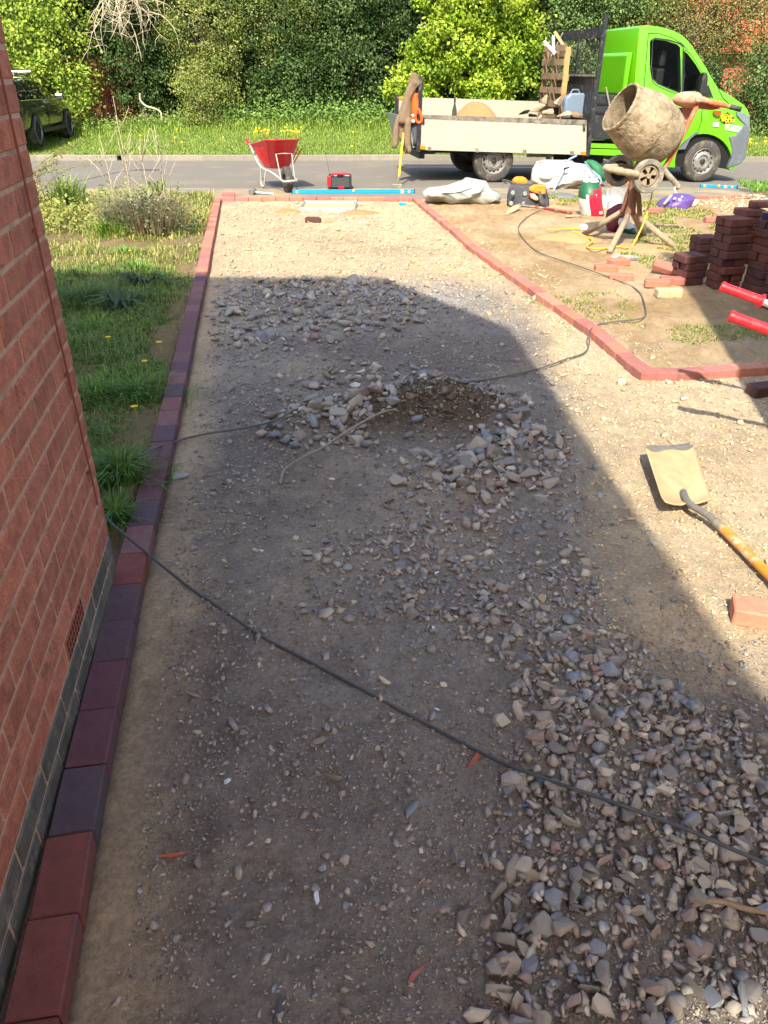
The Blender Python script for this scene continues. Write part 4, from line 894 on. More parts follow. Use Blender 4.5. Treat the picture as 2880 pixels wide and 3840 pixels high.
# ------------------------------------------------------------------ wheelbarrows (local +x runs towards the wheel)
def barrow(name, label, loc, rz, tray=m_red, fr=m_tubeg):
    r = thing(name, label, 'wheelbarrow', loc, rz)
    def ring(x0, x1, hw, z0, z1, k=.09):
        return [(x0 + k, -hw, z0), (x1 - k, -hw * .8, z1), (x1, -hw * .8 + k, z1), (x1, hw * .8 - k, z1), (x1 - k, hw * .8, z1), (x0 + k, hw, z0), (x0, hw - k, z0), (x0, -hw + k, z0)]
    b = MB(); rings = [ring(-.16, .20, .19, .315, .315), ring(-.20, .26, .22, .36, .36), ring(-.43, .56, .34, .63, .76), ring(-.46, .59, .365, .63, .76), ring(-.46, .59, .365, .645, .775), ring(-.42, .55, .33, .64, .77), ring(-.19, .25, .21, .37, .37)]
    b.loft(rings); tr = b.build('tray', tray, r, bevel=.012, smooth=True)
    for s in (-1, 1):
        for x in (-.02, .10, .22):
            rb = MB(); rb.bar((x, s * .222, .38), (x * 1.7 - .0, s * .335, .62), .012, .02, up=(1, 0, 0)); rb.build('tray_rib', tray, tr)
    for s in (-1, 1):
        b = MB(); b.tube(smooth_pts([(-.80, s * .265, .615), (-.66, s * .265, .565), (-.50, s * .262, .48), (-.30, s * .25, .37), (-.10, s * .22, .30), (.22, s * .17, .275), (.55, s * .12, .22), (.80, s * .11, .19), (.87, s * .05, .2), (.875, 0, .2)]), .0165, 8); b.build('frame_tube', fr, r, smooth=True)
        b = MB(); b.tube([(-.99, s * .27, .67), (-.80, s * .266, .615)], [.022, .024], 12); b.lathe([(.02, 0), (.034, .002), (.034, .013), (.02, .015)], (-.815, s * .266, .619), (1, 0, -.29), 14); b.tube([(-1.0, s * .27, .673), (-.985, s * .27, .6685)], [.023, .026], 12); b.build('grip', m_redgrip, r, smooth=True)
        b = MB(); b.tube(smooth_pts([(-.16, s * .235, .31), (-.22, s * .235, .12), (-.20, s * .235, .025), (-.12, s * .235, .017), (-.05, s * .23, .04), (.02, s * .22, .18), (.06, s * .2, .29)]), .0165, 8); b.build('leg', fr, r, smooth=True)
        b = MB(); b.tube([(.66, s * .11, .205), (.50, s * .13, .56), (.50, 0, .565)], .009, 6); b.build('brace', fr, r, smooth=True)
    w_ = wheel(r, 'wheel', (.62, -.05, .195), .195, .10, .09, (m_rubber, m_black), (0, 1, 0), 5, n=24)
    return r
d_ = Vector((.36, -.933, 0)); wp = gy(1080, 722); barrow('wheelbarrow', 'red wheelbarrow standing on the pavement at the far end of the drive', wp - d_ * .62 + Vector((0, 0, .0)), math.atan2(d_.y, d_.x))
d_ = Vector((.955, -.297, 0)); c_ = Vector((1.555, 3.50, 0)) + d_ * .99; barrow('wheelbarrow', 'wheelbarrow at the right edge showing only two red handle grips', (c_.x, c_.y, zy(c_.x, c_.y)), math.atan2(d_.y, d_.x))

# ------------------------------------------------------------------ radio, levels, mallet, inspection cover
p = gy(1272, 709); rd = thing('site_radio', 'black and red site radio standing on the pavement behind the level', 'radio', p, R(6))
b = MB(); b.box((.02, 0, .125), (.37, .17, .21)); b.build('body', m_blackp, rd, bevel=.015)
b = MB(); b.box((.02, -.088, .11), (.29, .012, .15)); b.build('speaker_grille', M('speaker_cloth', '#3d3f40', .8, .2, 90), rd, bevel=.01)
b = MB(); b.box((-.168, -.02, .12), (.06, .145, .175)); b.build('red_side', m_redpaint, rd, bevel=.01)
b = MB(); b.box((.02, .0, .238), (.3, .1, .018)); b.build('handle', m_redpaint, rd, bevel=.006)
b = MB(); b.prism([(-.02, -.098, .02), (.08, -.098, .02), (.065, -.098, .055), (-.005, -.098, .055)], [(-.02, -.09, .02), (.08, -.09, .02), (.065, -.09, .055), (-.005, -.09, .055)]); b.build('badge', m_redpaint, rd)
b = MB(); b.box((.02, -.092, .215), (.09, .01, .03)); b.build('display', m_dark, rd)
for x in (-.07, -.05, .10, .12, .14, .16):
    b = MB(); b.box((x, -.088, .216), (.01, .006, .012)); b.build('button', m_whitet, rd)
b = MB(); b.tube([(-.15, .05, .23), (-.21, .06, .55)], .0025, 5); b.build('aerial', m_black, rd)
for s in (-1, 1):
    b = MB(); b.box((.02 + s * .175, -.03, .03), (.05, .14, .06)); b.build('foot', m_black, rd, bevel=.012)
def level(label, a, c_, h=.06, wd=.028):
    a, c_ = Vector(a), Vector(c_); d = c_ - a; L = math.hypot(d.x, d.y); r = thing('spirit_level', label, 'spirit level', a, math.atan2(d.y, d.x))
    sl_ = d.z / L
    b = MB(); b.prism([(0, 0, 0), (L, 0, sl_ * L), (L, 0, sl_ * L + h), (0, 0, h)], [(0, wd, 0), (L, wd, sl_ * L), (L, wd, sl_ * L + h), (0, wd, h)]); b.build('beam', m_bluel, r, bevel=.002)
    for z in (.014, h - .014):
        b = MB(); b.prism([(0.01, -.001, z - .003), (L - .01, -.001, sl_ * L + z - .003), (L - .01, -.001, sl_ * L + z + .003), (.01, -.001, z + .003)], [(0.01, .001, z - .003), (L - .01, .001, sl_ * L + z - .003), (L - .01, .001, sl_ * L + z + .003), (.01, .001, z + .003)]); b.build('groove', M('dark_blue', '#0f6a9c', .4, .05), r)
    for x in (.08, L * .5, L - .09):
        b = MB(); b.lathe([(.0001, 0), (.018, 0), (.018, .006), (.0001, .006)], (x, -.004, sl_ * x + h * (.5 if x != L * .5 else .85)), (0, 1, 0), 14); b.build('vial', m_yell, r)
    for x in (.004, L - .004):
        b = MB(); b.box((x, wd / 2, sl_ * x + h / 2), (.012, wd + .004, h + .004)); b.build('end_cap', m_black, r)
    b = MB(); b.box((L - .2, -.001, sl_ * (L - .2) + h / 2), (.045, .003, h * .8)); b.build('sticker', m_whitet, r)
level('long blue spirit level lying along the far edging beside the barrow wheel', gy(1095, 729, .0) + Vector((0, 0, .006)), gy(1555, 727, .0) + Vector((0, 0, .006)))
level('blue spirit level lying on the pavement below the truck front wheel', gy(2624, 703) + Vector((0, 0, .006)), gy(2765, 709) + Vector((0, 0, .006)), .045)
p = gy(948, 731); ml = thing('rubber_mallet', 'grey headed rubber mallet lying beside the barrow', 'mallet', p, R(-4))
b = MB(); b.lathe([(.0001, -.06), (.045, -.06), (.05, -.05), (.05, .05), (.045, .06), (.0001, .06)], (0, 0, .05), (.25, 1, .1), 14); b.build('head', M('grey_rubber', '#6a6a68', .8, .15), ml, smooth=True)
b = MB(); b.tube([(.0, 0, .05), (.12, -.0, .035), (.34, -.0, .018)], [.014, .015, .018], 8); b.build('handle', m_tubeg, ml, smooth=True)
a, c_ = gy(1128, 790), gy(1330, 796); mc = thing('inspection_cover', 'galvanised metal inspection cover tray set in the far end of the drive', 'cover', ((a.x + c_.x) / 2, (a.y + c_.y) / 2 + .30, (a.z + c_.z) / 2 - .015), R(-1.5))
L = (c_.x - a.x); dpt = .62
b = MB(); b.box((0, 0, .02), (L - .02, dpt - .02, .02)); b.build('tray', m_sandc, mc)
for s in (-1, 1):
    b = MB(); b.box((0, s * dpt / 2, .035), (L, .016, .07 if s > 0 else .05)); b.build('rim', m_metal, mc, bevel=.003)
    b = MB(); b.box((s * L / 2, 0, .034), (.016, dpt + .016, .066)); b.build('rim', m_metal, mc, bevel=.003)
b = MB(); b.box((0, dpt / 2 - .02, .05), (L - .06, .03, .05)); b.build('lifting_bar', m_metal, mc)
for nm, px, py, rz, col, lab in (('a', 0, 0, 0, 0, 0),): pass
X, Y = sample([(625, 455), (670, 475), (770, 475), (790, 455), (760, 447), (650, 447)], 2)
def mound(name, px, py, rx_, ry_, h, mat, label, cat, seed=3, n=22):
    c = gy(px, py); b = MB()
    def f(u, v):
        a = u * 2 * math.pi; r = v; x = c.x + math.cos(a) * rx_ * r; y = c.y + math.sin(a) * ry_ * r
        return (x, y, zy(x, y) - .012 + (h + .012) * max(0, 1 - r * r) ** 1.2 + .3 * h * float(vnoise(x, y, 14, seed)) * (1 - r))
    b.sheet(f, 26, 9); return tag(b.build(name, mat, smooth='all'), label, cat)
mound('sand_ridge', 1080, 797, .22, .14, .05, m_sand, 'small ridge of damp sand left of the inspection cover', 'sand')
mound('sand_ridge', 1350, 800, .3, .16, .045, m_sand, 'small ridge of damp sand right of the inspection cover', 'sand', 5)
mound('sand_spill', 2130, 898, .42, .30, .06, M('orange_sand', '#b38a5e', .98, .15, 30, .6, 90), 'orange sand spilt on the soil under the mixer mouth', 'sand', 7)
mound('sand_spill', 2330, 930, .7, .35, .025, M('orange_sand_thin', '#ad8a62', .98, .15, 30, .6, 90), 'thin orange sand spread between the mixer legs', 'sand', 9)
p = gy(1510, 769); me = chamfer_box('clip', (.10, .045, .035), .008, m_bluel); o = inst('blue_clip', me, p + Vector((0, 0, .016)), (0, .1, R(-25))); tag(o, 'small blue plastic block lying in the far right corner of the drive', 'clip')
me = chamfer_box('trowel', (.2, .05, .02), .006, m_tubeold); p = gy(2150, 816); o = inst('trowel', me, p + Vector((0, 0, .012)), (0, .0, R(6))); tag(o, 'small grey metal tool lying before the upright cement bag', 'tool')

# ------------------------------------------------------------------ loose blocks and the stacks
blk = {'r': chamfer_box('block', (.2, .1, .06), .006, m_paverl), 'd': chamfer_box('block', (.2, .1, .06), .006, m_paverd), 'c': chamfer_box('block', (.2, .1, .065), .006, M('cream_block', '#b5a582', .9, .15, 25, .4, 150))}
def lblk(px, py, rz, k, lab, z=0.0, rot=(0, 0), grp='loose blocks'):
    p = gy(px, py); o = inst('paving_block', blk[k], (p.x, p.y, p.z + .03 + z), (rot[0], rot[1], R(rz))); tag(o, lab, 'block', grp)
lblk(2270, 1018, -3, 'r', 'loose red block left of the group in front of the stacks')
lblk(2318, 996, 20, 'r', 'loose red block standing behind the two on the bare soil')
lblk(2330, 1052, -18, 'r', 'loose red block lying closest to the thin cable')
lblk(2487, 1030, -20, 'r', 'red block tilted up against the shorter stack', .035, (.5, .25))
lblk(2462, 1076, -12, 'r', 'left one of two red blocks lying side by side before the stacks')
lblk(2518, 1066, -12, 'r', 'right one of two red blocks lying side by side before the stacks')
lblk(2504, 1112, 0, 'c', 'cream concrete block lying before the red pair')
lblk(2454, 800, 0, 'r', 'red block lying on the grass behind the mixer')
lblk(2671, 833, 3, 'r', 'red block on the grass left of the tall stack')
lblk(2868, 1478, 15, 'd', 'dark block in the shade at the right edge below the barrow grips')
lblk(857, 738, 8, 'r', 'single red block on the pavement left of the mallet')
lblk(1176, 833, -6, 'd', 'brown block lying before the inspection cover')
lblk(1228, 830, 40, 'c', 'cream half block beside the brown one')
lblk(2866, 722, 5, 'r', 'red block on the pavement at the far right edge')
p = gy(2835, 2335); o = inst('paving_block', blk['r'], (p.x + .02, p.y, p.z + .035), (0, 0, R(-17))); tag(o, 'red block in the sun at the right edge below the shovel', 'block', 'loose blocks')
def stack(px, py, rz, layers, lab, dx=0, jit=.012):
    c = gy(px, py); z = c.z
    for i in range(layers):
        o_ = rz + random.uniform(-4, 4); n_ = 2
        for k in range(n_):
            off = Vector(((k - .5) * .104, 0, 0)) if i % 2 else Vector((0, (k - .5) * .104, 0))
            off.rotate(Euler((0, 0, R(o_))))
            o = inst('paving_block', blk['d'], (c.x + off.x + random.uniform(-jit, jit), c.y + off.y + random.uniform(-jit, jit), z + .03), (0, 0, R(o_ + (90 if i % 2 else 0)) + random.gauss(0, .02)))
            tag(o, lab + ', ' + ('bottom layer' if i == 0 else 'top layer' if i == layers - 1 else ORD[i] + ' layer up'), 'block', lab.replace('dark block', 'blocks'))
        z += .061
    return c, z
stack(2575, 1062, 8, 4, 'dark block in the shortest stack')
stack(2705, 1075, 12, 9, 'dark block in the stepped stack by the upper grip')
stack(2848, 1092, 14, 9, 'dark block in the stack under the dark tub lids')
stack(2630, 985, 6, 4, 'dark block in the low back stack')
c_, z_ = stack(2770, 985, 6, 8, 'dark block in the tallest stack at the back')
o = inst('paving_block', blk['d'], (c_.x + .10, c_.y + .03, z_ + .031), (0, 0, R(10))); tag(o, 'dark block lying alone on top of the tallest stack', 'block', 'loose blocks')
stack(2925, 1165, 14, 8, 'dark block in the right edge stack')
stack(2865, 1005, 8, 7, 'dark block in the stack behind the tub lids')
c_ = gy(2848, 1092)
for i, (dx, dy) in enumerate(((.0, .06), (.13, .07))):
    b = MB(); b.lathe([(.0001, 0), (.062, 0), (.064, .035), (.066, .035), (.066, .05), (.0001, .05)], n=20); o = b.build('tub', M('dark_purple_tub', '#2e2744', .45, .1), smooth=True); o.location = (c_.x + dx - .03, c_.y + dy, c_.z + 9 * .061); tag(o, ['small dark purple tub standing on the stack, left one', 'small dark purple tub standing on the stack, right one'][i], 'tub')

# ------------------------------------------------------------------ shovel in the foreground
sp = gy(2600, 1925); sv = thing('shovel', 'sand caked square mouth shovel with varnished wooden handle lying in the sun', 'shovel', (sp.x, sp.y, sp.z))
tl = gy(2412, 1667) ; 
def lift_pt(px, py, h):
    r = ray(px, py); p = gy(px, py); t = (p.z + h - CH) / r.z; return Vector((r.x * t, r.y * t, p.z + h))
TL, TR, HR, HL = lift_pt(2412, 1667, .10), lift_pt(2592, 1660, .045), lift_pt(2664, 1893, .02), lift_pt(2490, 1908, .055)
def blade(u, v):
    p = (TL * (1 - u) + TR * u) * v + (HL * (1 - u) + HR * u) * (1 - v)
    edge = (2 * abs(u - .5)) ** 2.5 * .022 * (1 if v < .96 else .5) + (.02 * (1 - v / .12) if v < .12 else 0); rdg = .012 * math.exp(-((u - .5) / .08) ** 2) * max(0, .62 - v) / .62
    cut = 0
    if v > .93 and u in (0, 1): cut = .012
    return p + Vector((0, 0, edge - .010 + rdg)) + (TR - TL).normalized() * (cut if u == 0 else -cut)
b = MB(); b.sheet(blade, 18, 20); o = b.build('blade', m_sandc, sv, smooth='all', world=True)
sd2 = o.modifiers.new('solid', 'SOLIDIFY'); sd2.thickness = .003; sd2.offset = -1
ef = lambda v0, v1: lambda u, v: blade(u, v0 + (v1 - v0) * v) + Vector((0, 0, .0015))
b = MB(); b.sheet(lambda u, v: blade(u, .90 + .10 * v - .03 * (1 - v) * math.sin(u * 9)) + Vector((0, 0, .0018)), 18, 3); b.build('worn_edge', m_steel, sv, smooth='all', world=True)
fe = lift_pt(2715, 1985, .035); hm = (HL + HR) / 2 + Vector((0, 0, .012)); en = lift_pt(2905, 2178, .04); far_e = fe + (en - fe).normalized() * .62
b = MB(); b.tube(smooth_pts([(HL + HR) / 2 + (TL + TR - HL - HR) * .11 + Vector((0, 0, .004)), hm + Vector((0, 0, .006)), hm + (fe - hm) * .5 + Vector((0, 0, .01)), fe]), [.006] + [.0145] * 14 + [.0175] * 4, 12); b.build('socket', m_steel, sv, smooth=True, world=True)
b = MB(); b.tube([fe - (en - fe).normalized() * .004, far_e], [.0185, .0175], 14); b.build('handle', m_handle, sv, smooth=True, world=True)

dh = (en - fe).normalized(); sx_ = dh.cross(Vector((0, 0, 1))).normalized()
b = MB(); b.tube([far_e - dh * .01, far_e + dh * .05], .019, 10); b.tube([far_e + dh * .05 - sx_ * .055, far_e + dh * .055 + sx_ * .055], .016, 10); b.build('grip', m_handle, sv, smooth=True, world=True)

# ------------------------------------------------------------------ cables
def cable(name, pts, r, mat, lab, cat='cable', lift=0, sm=6):
    q = []
    for p in pts:
        q.append(lift_pt(p[0], p[1], r + lift + (p[2] if len(p) > 2 else 0)))
    q = smooth_pts(q, sm)
    b = MB(); b.tube(q, r, 8); return tag(b.build(name, mat, smooth='all'), lab, cat)
k = s16
cable('cable', [(205 * k, 1085 * k, .10), (222 * k, 1110 * k, .10), (262 * k, 1150 * k, .092), (318 * k, 1195 * k, .085), (345 * k, 1218 * k, .05), (400 * k, 1262 * k, .004), (470 * k, 1310 * k), (560 * k, 1372 * k), (660 * k, 1425 * k), (760 * k, 1478 * k), (860 * k, 1532 * k), (980 * k, 1595 * k, .008), (1080 * k, 1645 * k, .02), (1200 * k, 1690 * k, .026), (1330 * k, 1735 * k, .03), (1480 * k, 1790 * k, .03), (1600 * k, 1842 * k, .03), (1800 * k, 1925 * k, .03)],   .0047, m_cable, 'black cable crossing the foreground from the brick wall to the right edge')
cable('cable', [(300 * k, 985 * k, .08), (330 * k, 970 * k, .085), (352 * k, 961 * k, .06), (380 * k, 953 * k, .02), (440 * k, 938 * k, .015), (540 * k, 922 * k, .03), (600 * k, 905 * k, .05), (650 * k, 878 * k, .05), (720 * k, 858 * k, .05), (830 * k, 848 * k, .05), (880 * k, 838 * k, .04), (950 * k, 828 * k, .01), (1050 * k, 820 * k), (1150 * k, 800 * k), (1225 * k, 775 * k), (1262 * k, 762 * k), (1273 * k, 740 * k, .03), (1272 * k, 718 * k, .056), (1290 * k, 702 * k, .02), (1330 * k, 694 * k), (1385 * k, 688 * k), (1395 * k, 670 * k), (1380 * k, 630 * k), (1340 * k, 608 * k), (1250 * k, 575 * k), (1165 * k, 545 * k), (1130 * k, 515 * k), (1120 * k, 490 * k), (1140 * k, 468 * k), (1165 * k, 455 * k)],   .0055, m_cablet, 'thin dark cable trailing over the rubble and across the right edging to the tools', lift=.012)
cable('old_strap', [(606 * k, 1046 * k), (615 * k, 1015 * k, .01), (650 * k, 990 * k, .03), (700 * k, 965 * k, .05), (760 * k, 925 * k, .09), (820 * k, 893 * k, .10), (850 * k, 886 * k, .08), (870 * k, 893 * k, .05), (885 * k, 902 * k, .03)],   .006, m_oldstrip, 'old grey strap arching over the rubble ring', 'strap')
cable('root', [(1475 * k, 1975 * k, .004), (1510 * k, 1950 * k, .012), (1560 * k, 1948 * k, .014), (1620 * k, 1965 * k, .012), (1700 * k, 1975 * k, .01)], .006, M('root_bark', '#8a7660', .9, .25, 40, .4), 'brown root twig lying on the heap at the right edge', 'root')
yp = [gy(*cm(x, y)) + Vector((0, 0, .035)) for x, y in ((150, 800), (220, 815), (300, 855), (380, 890), (403, 915), (370, 950), (335, 975), (345, 1000), (430, 1018), (540, 1010), (650, 992), (740, 990), (820, 1002))]
yp += [at(*cm(880, 965), 8.25), at(*cm(930, 880), 8.3), at(*cm(1000, 745), 8.35), at(*cm(1060, 600), 8.42), at(*cm(1100, 460), 8.5), at(*cm(1130, 360), 8.55), at(*cm(1150, 265), 8.6)]
b = MB(); b.tube(smooth_pts(yp), .009, 8); tag(b.build('mixer_flex', m_hose, smooth='all'), 'yellow power lead looping on the sand and hanging from the mixer', 'cable')
yp = [gy(*cm(x, y)) + Vector((0, 0, .03)) for x, y in ((-160, 760), (-60, 770), (0, 760), (150, 754), (262, 750))]
b = MB(); b.tube(smooth_pts(yp), .008, 8); fl2 = b.build('extension_lead', m_hose, smooth='all'); tag(fl2, 'short yellow lead running to a white plug left of the mixer', 'cable')
me = chamfer_box('plug', (.08, .05, .06), .01, m_whitet); pp = gy(*cm(292, 742)); inst('plug', me, pp + Vector((0, 0, .03)), (0, 0, .3), parent=fl2)

# ------------------------------------------------------------------ concrete mixer on its stand
feet = [gy(*cm(290, 805)), gy(*cm(612, 1028)), gy(*cm(1435, 965)), gy(*cm(1035, 815))]
mc_ = sum(feet, Vector()) / 4; MY = mc_.y
mx_ = thing('concrete_mixer', 'cement caked concrete mixer with orange frame standing on a four legged stand', 'concrete mixer', (mc_.x, mc_.y, mc_.z))
coltop = at(*cm(905, 205), MY); kz = at(*cm(880, 545), MY).z
for i, (f_, (kx, ky)) in enumerate(zip(feet, ((790, 500), (850, 545), (985, 585), (905, 520)))):
    kn = at(*cm(kx, ky), MY + (f_.y - MY) * .16); tp = Vector((coltop.x + (kn.x - coltop.x) * .35, MY + (f_.y - MY) * .03, coltop.z))
    b = MB(); b.tube(smooth_pts([tp, tp + (Vector((kn.x, kn.y, kn.z + .10)) - tp) * .6, Vector((kn.x, kn.y, kn.z + .03)), kn + (f_ - kn) * .06], 5), .026, 10); lg = b.build('leg', m_legs, mx_, smooth='all', world=True)
    b = MB(); b.tube([kn + (f_ - kn) * .05, f_ + Vector((0, 0, .012))], [.031, .029], 10); b.build('leg_tube', m_legc, lg, smooth='all', world=True); lg2 = None
for ch2 in [c for c in bpy.data.objects if c.name.startswith('leg_tube')]:
    # the tube was placed relative to the leg, whose own origin is the thing's base
    l = mx_.location; me = ch2.data
    for v in me.vertices: v.co -= l
axm = Vector((-.85, -.16, .50)).normalized(); dc = at(2420, 474, MY - .1)
prof = [(.262, .40), (.284, .405), (.292, .392), (.292, .372), (.283, .36), (.300, .29), (.335, .19), (.368, .06), (.372, -.03), (.374, -.05), (.366, -.07), (.350, -.20), (.318, -.31), (.26, -.375), (.0001, -.39)]
DS = .83; prof = [(r_ * DS, h_ * DS * 1.04) for r_, h_ in prof]
b = MB(); b.lathe(prof, dc, axm, 40); dr = b.build('drum', m_conc, mx_, smooth=True, world=True)
tex = bpy.data.textures.new('cake', 'CLOUDS'); tex.noise_scale = .022
ss = dr.modifiers.new('sub', 'SUBSURF'); ss.levels = 2; ss.render_levels = 2
dp = dr.modifiers.new('cake', 'DISPLACE'); dp.texture = tex; dp.strength = .014; dp.mid_level = .5
b = MB(); b.lathe([(r_ * DS, h_ * DS * 1.04) for r_, h_ in [(.262, .40), (.272, .34), (.31, .15), (.34, .0), (.33, -.15), (.25, -.30), (.0001, -.34)]], dc, axm, 32); ins = b.build('drum_inside', m_concin, mx_, smooth=True, world=True)
u_ = axm.orthogonal().normalized(); v_ = axm.cross(u_); dn = (Vector((0, 0, -1)) - axm * axm.dot(Vector((0, 0, -1)))).normalized(); sd3 = axm.cross(dn)
b = MB(); b.prism([dc + dn * .21 + axm * .30 + sd3 * .12, dc + dn * .14 + axm * .18 + sd3 * .05, dc + dn * .12 - axm * .05 - sd3 * .05, dc + dn * .24 - axm * .05 - sd3 * .02], [dc + dn * .21 + axm * .30 + sd3 * .14, dc + dn * .14 + axm * .18 + sd3 * .07, dc + dn * .12 - axm * .05 - sd3 * .03, dc + dn * .24 - axm * .05]); b.build('mixing_paddle', m_conc, mx_, world=True)
# carriage wheels and axle
wn_, wf_ = at(2431, 661, MY - .30), at(2319, 640, MY + .38); wax = (wf_ - wn_).normalized()
for c_, s_ in ((wn_, 1), (wf_, -1)):
    w2 = bpy.data.objects.new('carriage_wheel', None); C.objects.link(w2); w2.parent = mx_; w2.location = c_ - mx_.location; ax = wax * s_
    b = MB(); b.lathe([(.105, -.0), (.112, -.02), (.150, -.022), (.158, -.008), (.158, .03), (.148, .042), (.105, .042), (.105, 0)], (0, 0, 0), ax, 30); b.build('tyre', M('grey_solid_tyre', '#77736b', .9, .15, 20, .3, 100, dirt='#a39882', dirt_amt=.5, dirt_scale=10), w2, smooth=True)
    uu = ax.orthogonal().normalized(); vv = ax.cross(uu)
    b = MB(); b.lathe([(.105, .005), (.088, -.006), (.086, .02)], (0, 0, 0), ax, 30); b.lathe([(.0001, -.018), (.022, -.018), (.026, .02)], (0, 0, 0), ax, 14); b.build('rim', m_legc, w2, smooth=True)
    for k2 in range(5):
        a = 2 * math.pi * k2 / 5 + .3; d1 = uu * math.cos(a) + vv * math.sin(a); d2 = uu * math.cos(a + .38) + vv * math.sin(a + .38); d0 = uu * math.cos(a - .38) + vv * math.sin(a - .38)
        b = MB(); A_ = [d1 * .02 , d0 * .09, d1 * .094, d2 * .09]; b.prism([p_ for p_ in A_], [p_ + ax * .02 for p_ in A_]); b.build('spoke', m_legc, w2)
    b = MB(); b.lathe([(.09, .024), (.0001, .024)], (0, 0, 0), ax, 24); b.build('wheel_back', m_dark, w2)
b = MB(); b.tube([wn_ + wax * .03, wf_ - wax * .03], .016, 8); b.build('axle', m_legs, mx_, smooth=True, world=True)
b = MB(); b.tube(smooth_pts([at(2268, 628, MY - .30), at(2290, 634, MY - .36), at(2340, 645, MY - .38), at(2392, 655, MY - .34)]), [.03, .034, .036, .034] * 4 + [.034, .034, .034], 10); b.build('base_bar', m_legc, mx_, smooth='all', world=True)
b = MB(); b.tube([at(2272, 628, MY - .28), at(2330, 624, MY + .1), at(2390, 640, MY + .05)], .03, 8); b.build('base_bar', m_legc, mx_, smooth='all', world=True)
b = MB(); b.tube(smooth_pts([coltop + Vector((0, 0, -.02)), coltop + Vector((.0, 0, .10)), at(2395, 625, MY - .05), at(2405, 600, MY - .08)]), .045, 10); b.build('yoke_post', m_legs, mx_, smooth=True, world=True)
# orange frame, motor hood, handle
b = MB(); b.tube(smooth_pts([at(*c4(x, y), MY + dy) for x, y, dy in ((1320, 818, -.25), (1230, 800, -.25), (1150, 772, -.22), (1118, 780, -.2), (1098, 840, -.2), (1050, 940, -.2), (985, 1070, -.2), (910, 1210, -.2), (850, 1312, -.18))]), .024, 10); b.build('frame_tube', m_orange, mx_, smooth='all', world=True)
b = MB(); b.tube(smooth_pts([at(*c4(x, y), MY - .2) for x, y in ((846, 1300), (868, 1345), (920, 1402), (968, 1462))]), .028, 10); b.build('handle_tube', m_tubeold, mx_, smooth='all', world=True)
b = MB(); b.tube([at(*c4(1310, 817), MY - .25), at(*c4(1370, 832), MY - .26)], .02, 10); b.build('handle_tube', m_orange, mx_, smooth=True, world=True)
b = MB(); b.tube([at(*c4(1362, 829), MY - .26), at(*c4(1450, 852), MY - .28)], .023, 10); b.build('grip', m_blackp, mx_, smooth=True, world=True)
b = MB(); q = [at(*c4(x, y), MY - .26) for x, y in ((1090, 745), (1150, 752), (1330, 805), (1325, 830), (1150, 800), (1100, 800))]; b.prism(q, [p_ + Vector((0, .16, 0)) for p_ in q]); b.build('handle_arm', m_orangeh, mx_, world=True, bevel=.015, smooth=True)
rowloft([(712, 1010, 1095), (718, 985, 1115), (732, 950, 1132), (752, 928, 1142), (778, 915, 1145), (800, 925, 1130), (822, 960, 1105), (838, 1000, 1080)], c4, MY - .1, [.06, .1, .14, .15, .15, .14, .1, .05], 18).build('motor_hood', m_orangeh, mx_, smooth='all', world=True)
b = MB(); q = [at(*c4(x, y), MY - .12) for x, y in ((1140, 800), (1330, 828), (1320, 842), (1220, 856), (1150, 850), (1120, 838))]; b.prism(q, [p_ + Vector((0, .14, 0)) for p_ in q]); b.build('motor_underside', m_orange, mx_, world=True)
b = MB(); q = [at(*c4(x, y), MY - .1) for x, y in ((985, 840), (1085, 840), (1062, 900), (1005, 1020), (985, 980))]; b.prism(q, [p_ + Vector((0, .12, 0)) for p_ in q]); b.build('gear_cover', m_orangeh, mx_, world=True)
b = MB(); b.tube([at(*c4(955, 1415), MY - .2), at(*c4(930, 1475), MY - .22), at(*c4(945, 1500), MY - .24)], .009, 6); b.build('locking_pin', m_tubeg, mx_, smooth=True, world=True)

# ------------------------------------------------------------------ bags and tools on the soil
def gbase(cv, x, y): return gy(*cv(x, y))
p = gbase(cb, 1320, 1035); cbag = thing('cement_bag', 'upright part used cement bag in green red and white', 'cement bag', p)
def cmi(t, cx, sy):
    if t < .16: return 2
    if t < .34 - .14 * cx: return 0
    return 1 if cx > -.38 else 2
rowloft([(448, 1200, 1390), (480, 1190, 1420), (500, 1185, 1440), (540, 1165, 1452), (600, 1132, 1470), (680, 1118, 1474), (750, 1115, 1476), (800, 1116, 1480), (850, 1120, 1488), (900, 1130, 1494), (950, 1140, 1500), (1000, 1145, 1508), (1030, 1160, 1505)], cb, p.y + .12, [.03, .05, .07, .1, .14, .17, .18, .18, .18, .18, .18, .17, .15], 24, .006, 5, cmi).build('bag', [m_cgreen, m_cred, m_cwhite], cbag, smooth='all', world=True)
for i, y in enumerate((700, 735, 770, 805)):
    q = [at(*cb(x, yy), p.y - .045) for x, yy in ((1388, y), (1402, y + 4), (1402, y + 20), (1388, y + 16))]; b = MB(); b.prism(q, [v + Vector((0, .01, 0)) for v in q]); b.build('print', m_whitet, cbag, world=True)
q = [at(*cb(x, yy), p.y - .055) for x, yy in ((1442, 975), (1485, 960), (1490, 1000), (1448, 1012))]; b = MB(); b.prism(q, [v + Vector((0, .01, 0)) for v in q]); b.build('print', m_whitet, cbag, world=True)
p = gbase(cm, 660, 765); mb_ = thing('cement_bag', 'crumpled maroon cement bag slumped behind the mixer legs', 'cement bag', p)
rowloft([(408, 725, 765), (440, 665, 795), (490, 580, 815), (540, 570, 810), (600, 565, 800), (660, 570, 780), (710, 578, 765), (765, 592, 722)], cm, p.y + .12, [.03, .06, .09, .12, .14, .15, .15, .12], 16, .018, 4, lambda t, cx, sy: 0 if t < .9 else 0, seed=6).build('bag', m_maroon, mb_, smooth='all', world=True)
